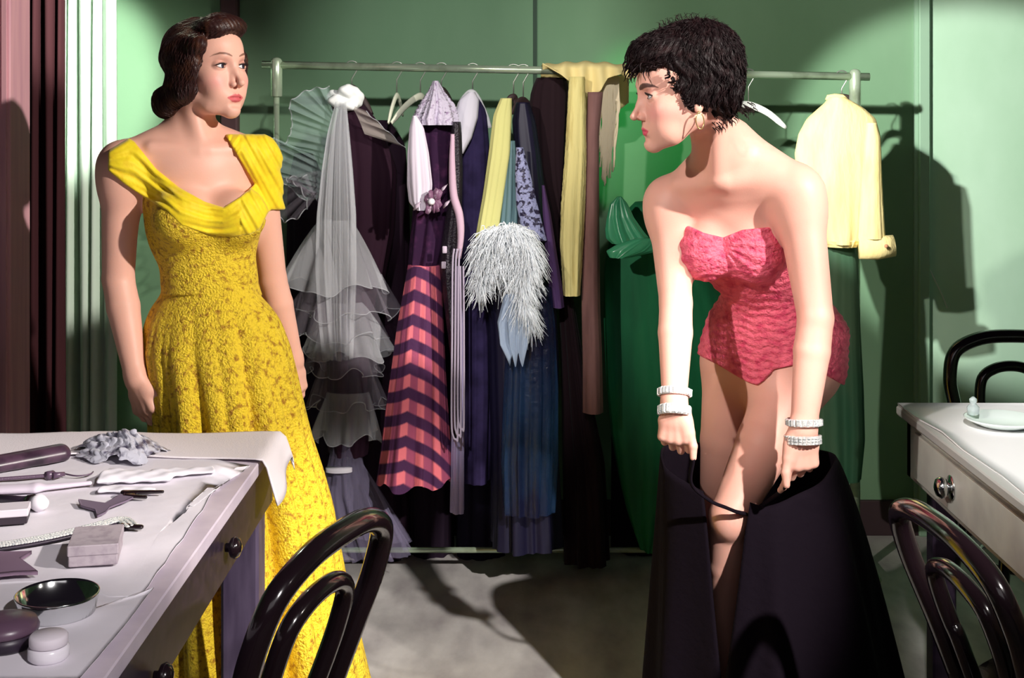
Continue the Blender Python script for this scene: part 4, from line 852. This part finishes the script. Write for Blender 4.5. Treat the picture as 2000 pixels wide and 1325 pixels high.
# -- navy evening dress
g = empty('dress', (W(1030, 0, 4.16)[0], 4.16, .2), 'navy evening dress with beaded lace strap and shimmering blue skirt', 'dress')
hanger(1022, 196, 'wire hanger of the navy evening dress', M_DARKHANG, (1000, 222), (1046, 232), .05)
M_NAVY = cloth('navy_black', (.010, .008, .030), rough=.5, spec=.4)
drape('bodice', [(200, 1008, 1034), (235, 1000, 1046), (300, 1004, 1056), (400, 1000, 1068), (450, 985, 1075)], 4.10, M_NAVY, g, (.04, .07), (5, .02, .05), seed=51)
drape('skirt', [(440, 985, 1075), (560, 950, 1085), (700, 955, 1090), (850, 960, 1085), (1060, 960, 1095)], 4.12, M_NAVY, g, (.06, .12), (8, .02, .10), seed=52)
M_BEAD = mat('beaded_lace', (.34, .36, .60), .4, spec=.6, noise=(75, (.015, .01, .05), .50, .56), bump=(120, .5))
drape('lace_panel', [(288, 1008, 1022), (340, 1006, 1036), (400, 1008, 1050), (470, 1024, 1068)], 4.00, M_BEAD, g, (.012, .02), (3, .01, .04), seed=53)
drape('sleeve', [(362, 1058, 1064), (420, 1060, 1076), (500, 1066, 1088), (560, 1072, 1098), (600, 1078, 1102)], 4.02, cloth('sleeve_violet', (.10, .05, .15)), g, (.015, .03), (4, .02, .06), seed=54)
drape('chiffon_overskirt', [(560, 1000, 1076), (640, 990, 1084), (760, 985, 1088), (900, 980, 1086), (1000, 985, 1080)], 4.00, mat('blue_shimmer', (.03, .10, .24), .28, spec=.8, alpha=.55, noise=(3.2, (.008, .012, .05), .42, .58, (1, 1, .5)), bump=(45, .4)), g, (.03, .06), (11, .03, .12), seed=56, open_=1)
# -- feather boa
fb = MB(); rng = np.random.RandomState(77)
core = spline([W(935, 560, 3.93), W(942, 500, 3.93), W(952, 462, 3.92), W(985, 448, 3.90), (W(1018, 455, 3.90)), W(1028, 490, 3.90), W(1018, 540, 3.90), W(1022, 590, 3.90), W(1036, 625, 3.92)], 60)
fb.tube(core, [.013-.007*abs(i/30-1)**2 for i in range(60)], 10)
for i in range(3600):
    k = rng.randint(60); b = core[k] if i % 3 else W(rng.uniform(945, 1025), rng.uniform(450, 520), 3.92); d = nrm(rng.randn(3)*[1, 1, .9]+[.3*(k > 25), -.3, -.15]); L_ = rng.uniform(.045, .085)*(.62+.38*math.sin(k/59*3.1)); P = [b+d*L_*t+np.array([0, 0, -1])*(L_*.85*t*t)+rng.randn(3)*.003*t for t in (0, .35, .7, 1)]
    fb.tube(P, [.0022, .0018, .0012, .0004], 3, False)
o = fb.build('feather_boa', mat('feather_white', (.90, .94, .97), .8, spec=.15)); tag(o, 'fluffy white ostrich feather boa hung on the front of the rack', 'feather boa')
o = drape('chiffon_scarf', [(575, 985, 1022), (630, 972, 1034), (670, 978, 1030), (700, 996, 1022)], 3.90, tulle('chiffon_ice', (.50, .62, .80), .5), None, (.02, .03), (7, .04, .22), seed=61, hemz=.02); tag(o, 'icy blue chiffon tail hanging out below the white feather boa', 'scarf')
# -- things thrown over the rod
def over_rod(name, cols, m, seed=0, Yw=.03, label='', cat='cloth', thick=.003, rise=0):
    """cloth laid over the rod: cols (px, front bottom py, back bottom py)"""
    cols = np.array(cols, float); n = 60; px = np.linspace(cols[0, 0], cols[-1, 0], n); fy = np.interp(px, cols[:, 0], cols[:, 1]); by = np.interp(px, cols[:, 0], cols[:, 2]); m_ = 34; G = np.zeros((m_, n, 3)); r = np.random.RandomState(seed)
    for j in range(n):
        x_ = W(px[j], 0, RY)[0]; z0 = rodz(px[j])+.018+rise*math.sin(j/n*3.1)+.003*math.sin(j*.5); zf = W(0, fy[j], RY)[2]; zb = W(0, by[j], RY)[2]; w_ = Yw+.010*math.sin(j*.55+seed)
        for i in range(m_):
            t = i/(m_-1)
            if t < .42: k = t/.42; p = (-w_-.02*(1-k), zf+(z0-.02-zf)*k)
            elif t > .58: k = (t-.58)/.42; p = (w_+.02*k, z0-.02+(zb-z0+.02)*k)
            else: a = (t-.42)/.16*math.pi; p = (-w_*math.cos(a), z0-.02+.02*math.sin(a))
            G[i, j] = (x_, RY+p[0]+.006*math.sin(j*.6+seed)*abs(t-.5)*2, p[1])
    o = MB().grid(G).build(name, m); s = o.modifiers.new('thickness', 'SOLIDIFY'); s.thickness = thick; tag(o, label, cat); return o
over_rod('yellow_cloth', [(1058, 126, 200), (1085, 142, 230), (1115, 165, 240), (1145, 186, 240), (1165, 180, 240), (1182, 154, 230), (1205, 146, 220), (1222, 156, 210), (1236, 150, 200)], cloth('cloth_cream_yellow', (.86, .72, .32)), 1, .125, 'pale yellow cloth thrown over the rod of the clothes rack', rise=.012)
o = drape('black_velvet_cape', [(152, 1048, 1105), (175, 1036, 1112), (230, 1032, 1112), (330, 1040, 1108), (430, 1072, 1108), (560, 1090, 1116), (720, 1096, 1142), (900, 1098, 1180), (1090, 1100, 1190)], 4.20, cloth('velvet_black', (.016, .006, .009), sheen=.03), None, (.045, .10), (7, .03, .10), seed=71); tag(o, 'black velvet cape slung from the rod, below the pale yellow cloth', 'cape')
o = drape('fringed_shawl', [(150, 1112, 1142), (220, 1108, 1144), (300, 1104, 1145), (400, 1096, 1142), (480, 1094, 1138), (577, 1100, 1132)], 4.03, mat('shawl_yellow', (.84, .74, .30), .85, noise=(40, (.62, .50, .16), .5, .7, (1, 1, .15)), bump=(60, .5, (1, 1, .1))), None, (.02, .03), (5, .02, .08), seed=73, rough=.05); tag(o, 'straw yellow shawl hanging straight down in a rough-edged strip', 'shawl')
o = drape('brown_stole', [(180, 1148, 1178), (260, 1144, 1170), (400, 1140, 1170), (600, 1136, 1172), (700, 1138, 1176), (805, 1138, 1178)], 4.05, mat('stole_brown', (.24, .12, .11), .8, noise=(20, (.14, .065, .06), .45, .7, (1, 1, .2))), None, (.02, .035), (4, .01, .05), seed=75); tag(o, 'long dusty brown stole hanging beside the straw yellow shawl', 'stole')
fr = MB(); rng = np.random.RandomState(8)
for i in range(64):
    t = i/63; x_ = 1168+40*t; yb = 200+150*math.sin((t*.85+.12)*3)+rng.uniform(-15, 15); fr.tube(spline([W(x_, 150, RY-.055), W(x_+rng.uniform(-2, 4), 190, RY-.06), W(x_+rng.uniform(-6, 6), (190+yb)/2, RY-.06), W(x_-4+rng.uniform(-8, 8), yb, RY-.06)], 9), .0022, 5)
o = fr.build('fringe', mat('fringe_cream', (.84, .72, .50), .8)); tag(o, 'cream silk fringe dangling from the right end of the pale yellow cloth', 'fringe')
# -- green satin gown
M_GREEN = mat('green_cloth', (.012, .18, .070), .65, spec=.25, noise=(5, (.008, .11, .045), .4, .7, (3, 3, .5))); M_SATIN = mat('green_satin', (.06, .36, .18), .25, spec=.6, noise=(7, (.03, .22, .10), .4, .7))
g = empty('gown', (W(1300, 0, 4.2)[0], 4.2, .1), 'dark green full-length gown with a shiny satin bow, hanging behind the person in pink', 'gown')
drape('skirt', [(395, 1240, 1300), (440, 1195, 1330), (520, 1180, 1380), (620, 1178, 1430), (740, 1182, 1470), (850, 1192, 1470), (930, 1206, 1440), (1000, 1224, 1340), (1062, 1246, 1286)], 4.22, M_GREEN, g, (.05, .10), (6, .01, .06), seed=81)
drape('satin_bow', [(384, 1206, 1214), (398, 1192, 1226), (425, 1186, 1238), (450, 1184, 1256), (466, 1186, 1270), (476, 1196, 1262)], 4.07, M_SATIN, g, (.012, .045), (5, .06, .16), seed=83)
drape('satin_bow', [(466, 1240, 1290), (478, 1205, 1300), (490, 1186, 1290), (503, 1192, 1230)], 4.02, M_SATIN, g, (.03, .03), (4, .06, .12), seed=85, lv=24)
# -- yellow sweater and the grey-green skirt under it
g = empty('sweater', (W(1640, 0, 4.12)[0], 4.12, .9), 'pale yellow sweater with a turned-back cuff on the right end of the rack', 'sweater')
hanger(1644, 190, 'wire hanger holding the pale yellow sweater', M_DARKHANG, (1610, 212), (1680, 214), .02)
M_KNIT = mat('knit_yellow', (.88, .74, .34), .85, spec=.2, noise=(16, (.82, .64, .23), .45, .7, (1, 1, .25)), bump=(90, .25, (1, 1, .3)))
drape('body', [(190, 1618, 1650), (200, 1612, 1668), (212, 1598, 1688), (232, 1576, 1710), (262, 1560, 1718), (300, 1553, 1719), (360, 1558, 1716), (430, 1580, 1700), (462, 1592, 1690), (474, 1598, 1682)], 4.09, M_KNIT, g, (.03, .080), (5, .01, .04), n=160, lv=80, seed=91)
MB().tube([W(x_, y_, 4.09)+[0, 0, 0] for x_, y_ in ((1616, 196), (1618, 190), (1630, 188), (1645, 189), (1652, 194))], .008, 8).build('collar', M_KNIT, g)
drape('ribbing', [(466, 1597, 1684), (480, 1602, 1676)], 4.09, M_KNIT, g, (.080, .072), (22, .015, .02), seed=92, lv=6)
drape('sleeve', [(240, 1692, 1712), (270, 1690, 1720), (340, 1684, 1722), (400, 1680, 1725), (466, 1676, 1729)], 4.03, M_KNIT, g, (.02, .032), (4, .01, .05), seed=93)
cf = MB(); c0_, c1_ = W(1678, 484, 4.02), W(1746, 480, 4.02); cf.tube([c0_, c0_*.5+c1_*.5+[0, 0, -.004], c1_], [.034, .036, .033], 20, flat=.7); cf.build('cuff', M_KNIT, g)
MB().lathe(W(1731, 481, 3.985), [(0, 0), (.006, 0), (.006, -.003), (0, -.004)], 10, 'y').build('button', cloth('button_brown', (.45, .22, .12)), g)
o = drape('green_skirt', [(468, 1600, 1670), (520, 1598, 1676), (640, 1592, 1680), (760, 1588, 1686), (860, 1590, 1688), (935, 1600, 1680)], 4.10, mat('skirt_green_grey', (.085, .16, .085), .75, noise=(4, (.02, .12, .06), .35, .65, (2, 2, .5))), None, (.04, .06), (5, .02, .06), seed=95); tag(o, 'grey-green skirt hanging below the pale yellow sweater', 'skirt')
def dark(rows, Y, label, seed, c=(.014, .006, .016)):  # added gowns, their black stands in for the shade behind the costumes
    o = drape('gown', rows, Y, cloth('shade_black', c), None, (.04, .07), (6, .01, .07), seed=seed); tag(o, label, 'gown', 'dark gowns added for the shade behind the rack')
dark([(235, 730, 760), (280, 700, 792), (420, 700, 800), (600, 700, 800), (800, 690, 790), (1100, 680, 800)], 4.38, 'added plum black gown standing in for the shade behind the grey tulle gown and plaid skirt', 97, (.016, .005, .014))
dark([(300, 575, 610), (360, 562, 640), (500, 560, 660), (700, 560, 676), (900, 562, 676), (1075, 562, 674)], 4.43, 'added black floor-length gown standing in for the shade behind the ruffles, nearest the left post of the rack', 99)
dark([(420, 905, 955), (500, 900, 985), (800, 895, 985), (1095, 890, 985)], 4.40, 'added near-black gown standing in for the shade behind the lavender-blue coat and white feather boa', 98, (.012, .008, .026))
dark([(560, 800, 850), (650, 795, 885), (800, 795, 885), (1095, 795, 885)], 4.42, 'added black gown standing in for the shade below the hem of the pink plaid skirt', 94)
dark([(420, 1200, 1260), (520, 1195, 1330), (800, 1195, 1340), (1110, 1195, 1330)], 4.44, 'added black gown standing in for the shade behind the dark green full-length gown', 93)
# thin cord on the wall
p = [W(a, b, WY-.02) for a, b in ((1796, 498), (1812, 520), (1826, 548), (1838, 572), (1850, 602))]; o = MB().tube(spline(p, 30), .0022, 6).build('cord', cloth('cord_white', (.75, .78, .70))); tag(o, 'thin pale cord hanging on the green wall behind the arched chair', 'cord')
# ---------------------------------------------------------------- accessories on the left table
TP = TZ+.0075
def at(px, py, z=0): p = onT(px, py, TP+z); p[2] = TP+z; return p
def crumple(px0, px1, py0, py1, h, m, seed, label, cat):
    nx, ny = 120, 70; G = np.zeros((nx, ny, 3)); r = np.random.RandomState(seed); K = r.uniform(-1, 1, (9, 2))*[1, 1.3]; ph = r.rand(9)*6.28
    for i in range(nx):
        for j in range(ny):
            u = i/(nx-1)*2-1; v = j/(ny-1)*2-1; a = math.atan2(v, u); e = 1+.10*math.sin(5*a+1)+.06*math.sin(11*a); uu = u*math.sqrt(1-v*v/2)*e; vv = v*math.sqrt(1-u*u/2)*e; q = min(1, math.hypot(uu, vv)/1.1)
            w = sum(abs(math.sin(5.5*(K[k, 0]*uu+K[k, 1]*vv)*(1+k*.35)+ph[k]))/(1+k*.5) for k in range(9))/2.6
            b = at(px0+(px1-px0)*(uu+1)/2, py1+(py0-py1)*(vv+1)/2); G[i, j] = (b[0]+.004*math.sin(9*w), b[1], TP+.001+h*(1-q**2.5)*(.25+.75*w)*(1-.3*abs(u-.15)))
    o = MB().grid(G).build('crumpled_tulle', m, smooth=False); s_ = o.modifiers.new('thickness', 'SOLIDIFY'); s_.thickness = .001; return tag(o, label, cat)
crumple(152, 318, 862, 908, .040, mat('tulle_silver', (.50, .50, .58), .35, spec=.7, noise=(38, (.08, .07, .12), .50, .62)), 3, 'crumpled silvery tulle ornament on the far side of the left table', 'ornament')
def solid_obj(name, prims, m, label, cat, k=.006, res=.002, floor=True, rip=0):
    S = Solid()
    for p in prims: S.u(p, k)
    lo = np.min([p.c-p.R for p in prims], 0)-.01; hi = np.max([p.c+p.R for p in prims], 0)+.01
    f = lambda P: np.maximum(S(P)+(rip*np.sin(P[:, 0]*150)*np.sin(P[:, 1]*120) if rip else 0), TP-P[:, 2]); lo[2] = max(lo[2], TP-.006)
    V, Q = net(f, np.arange(lo[0], hi[0], res), np.arange(lo[1], hi[1], res), np.arange(lo[2], hi[2], res)); o = qmesh(name, V, Q, m); return tag(o, label, cat)
UPV = (0, 0, 1)
solid_obj('clutch_purse', [EC(at(-30, 912, .012), at(118, 886, .012), UPV, (.017, .028), (.019, .026))], mat('purse_dark', (.07, .035, .06), .35, spec=.5, noise=(30, (.02, .01, .02), .4, .7)), 'dark purplish clutch purse lying at the left edge behind the bead necklace', 'purse')
ne = MB()
for i in range(34): p = at(-8+3.0*i, 937-.22*i, .004); ne.lathe(p, [(0, -.004), (.0032, -.0025), (.0042, 0), (.0032, .0025), (0, .004)], 10)
for k, (a, b) in enumerate(((92, 104), (104, 126))): ne.tube([at(a, 930, .006), at(b, 926, .006)], [.009-.002*k, .007-.003*k], 8)
ne.tube(spline([at(126, 926, .003), at(150, 930, .003), at(175, 927, .003), at(182, 922, .003)], 16), .0016, 6)
o = ne.build('necklace', mat('bead_dark', (.10, .06, .10), .3, spec=.6)); tag(o, 'dark bead necklace with a clasp stretched out in front of the clutch purse', 'necklace')
solid_obj('folded_glove', [EC(at(-40, 958, .006), at(70, 954, .006), (0, 1, 0), (.018, .008), (.016, .008)), EC(at(70, 954, .006), at(176, 944, .004), (0, 1, 0), (.012, .006), (.005, .004))], cloth('glove_lilac', (.60, .53, .62)), 'pale lilac folded glove between the bead necklace and the make-up brush', 'glove', .012)
g = empty('makeup_brush', at(40, 978), 'dark-handled make-up brush with a white puff on the left table', 'brush')
MB().tube([at(-30, 972, .008), at(40, 978, .008), at(58, 980, .008)], [.007, .008, .010], 12).build('handle', M_TDARK, g)
MB().tube([at(57, 980, .009), at(66, 981, .010)], [.0125, .0135], 14).build('ferrule', M_BW, g)
MB().tube([at(66, 981, .010), at(78, 983, .012), at(92, 985, .011)], [.012, .016, .007], 14).build('bristles', cloth('bristle_white', (.78, .74, .80)), g)
def carton(c, w, d, h, rz, m, label, name='box', lid=True, mtop=None):
    t = empty(name, (c[0], c[1], TP), label, 'box'); cs, sn = math.cos(rz), math.sin(rz)
    def put(mb): V = mb.v[0]; mb.v = [np.stack([c[0]+V[:, 0]*cs-V[:, 1]*sn, c[1]+V[:, 0]*sn+V[:, 1]*cs, TP+V[:, 2]], 1)]; return mb
    put(MB().box((-w/2, -d/2, 0), (w/2, d/2, h*.62), .0015)).build('tray', m, t, False); put(MB().box((-w/2-.0015, -d/2-.0015, h*.50), (w/2+.0015, d/2+.0015, h), .0015)).build('lid', mtop or m, t, False); return t
M_CARD = mat('card_grey', (.42, .36, .40), .6, spec=.3, noise=(60, (.32, .27, .31), .45, .65)); M_CARDW = mat('card_pale', (.66, .60, .66), .6)
p = at(188, 1086); carton(p, .074, .098, .033, .20, M_CARD, 'grey cardboard box on the left table in front of the rhinestone belt')
p = at(26, 1018); carton(p, .050, .045, .026, .25, mat('box_dark', (.03, .02, .03), .5), 'small dark-sided box with a pale lid at the left edge of the left table', mtop=M_CARDW)
# white collar, hair clip, dark kerchief
solid_obj('white_collar', [EC(at(205, 930, .008), at(330, 932, .006), (0, 1, 0), (.045, .009), (.020, .006)), EC(at(200, 955, .004), at(300, 958, .004), (0, 1, 0), (.020, .004), (.010, .004)), EC(at(300, 925, .006), at(415, 918, .004), (0, 1, 0), (.020, .006), (.020, .004))], mat('collar_white', (.78, .75, .82), .8), 'stiff white collar lying under the linen cloth on the left table', 'collar', .012, rip=.0015)
solid_obj('hair_clip', [EC(at(240, 963, .006), at(318, 961, .006), UPV, (.005, .009), (.003, .004)), EC(at(245, 968, .004), at(285, 972, .004), UPV, (.004, .010), (.003, .003))], M_BW, 'black hair clip lying in front of the white collar', 'hair clip')
o = sheet('folded_ribbon', ppoly([(153, 990), (175, 996), (205, 998), (228, 984), (250, 975), (264, 982), (246, 992), (214, 1004), (206, 1014), (190, 1021), (186, 1008), (158, 1001)], sub=3), TP, cloth('ribbon_grey', (.16, .12, .17)), .004, .004, 3); tag(o, 'dark grey folded ribbon in the middle of the left table', 'ribbon')
# rhinestone belt
bl = empty('rhinestone_belt', at(130, 1040), 'sparkling rhinestone belt with a black edge stretched behind the grey cardboard box', 'belt')
P = spline([at(-30, 1072, .004), at(40, 1062, .004), at(105, 1050, .004), at(180, 1032, .004), at(235, 1018, .004), at(258, 1030, .004)], 60); 
sb = MB(); T_ = np.gradient(P, axis=0); T_ /= np.linalg.norm(T_, axis=1)[:, None]; N_ = np.cross((0, 0, 1), T_); G = np.stack([P+N_*.013+[0, 0, -.003], P+N_*.013+[0, 0, .001], P-N_*.015+[0, 0, .001], P-N_*.015+[0, 0, -.003]], 1); sb.grid(G, cv=True); sb.build('strap', M_TDARK, bl)
rb = MB(); r = np.random.RandomState(4)
for i in range(0, 60):
    for k in (-1, 0, 1): c = P[i]+N_[i]*k*.008+[0, 0, .002]; s_ = .0036+.0012*r.rand(); rb.lathe(c, [(s_, 0), (s_*.95, .001), (s_*.5, .003), (0, .0032)], 6)
rb.build('rhinestones', M_DIAM, bl, False)['kind'] = 'stuff'
solid_obj('buckle', [EC(at(236, 1028, .004), at(276, 1030, .004), (0, 1, 0), (.010, .005), (.006, .004))], M_BW, 'black buckle end at the tip of the rhinestone belt', 'buckle')
o = sheet('kerchief', ppoly([(-60, 1098), (10, 1096), (62, 1094), (38, 1112), (52, 1122), (74, 1136), (30, 1140), (-60, 1152)], sub=3), TP, cloth('kerchief_plum', (.20, .13, .19)), .006, .006, 7); tag(o, 'plum grey folded kerchief at the left edge in front of the rhinestone belt', 'kerchief')
# chrome bangle dish, jar, dark pot
c = at(112, 1200); t = MB(); t.lathe((c[0], c[1], TP), [(.046, 0), (.052, .003), (.0565, .026), (.058, .030), (.0565, .031), (.0545, .028), (.049, .006), (.030, .003), (0, .0025)], 48); o = t.build('chrome_bowl', M_CHROME); tag(o, 'shallow round chrome bowl near the front of the left table', 'bowl')
c = at(95, 1288); t = empty('cream_jar', (c[0], c[1], TP), 'white cream jar close to the camera on the left table', 'jar'); MB().lathe((c[0], c[1], TP), [(0, 0), (.022, 0), (.026, .004), (.026, .016), (.022, .019), (0, .019)], 28).build('body', mat('jar_white', (.74, .70, .76), .25, spec=.5), t); MB().lathe((c[0], c[1], TP+.019), [(0, 0), (.0235, 0), (.0245, .002), (.0245, .011), (.022, .014), (0, .0145)], 28).build('lid', M_CARDW, t)
c = at(10, 1262); t = empty('powder_pot', (c[0], c[1], TP), 'dark round powder pot at the left edge beside the chrome bowl', 'pot'); MB().lathe((c[0], c[1], TP), [(0, 0), (.036, 0), (.041, .005), (.042, .020), (0, .021)], 32).build('body', M_TDARK, t); MB().lathe((c[0], c[1], TP+.021), [(0, 0), (.043, 0), (.044, .004), (.040, .013), (.020, .019), (0, .020)], 32).build('lid', mat('pot_lid', (.10, .055, .09), .35, spec=.5), t)
pp = ppoly([(-60, 1152), (60, 1146), (150, 1152), (215, 1176), (262, 1176), (300, 1160), (250, 1225), (190, 1300), (150, 1345), (-60, 1345)], sub=4); o = sheet('paper_sheet', pp, TP-.001, M_PAPER, .001, .002, 5); tag(o, 'loose white sheet of paper under the chrome bowl on the left table', 'paper')
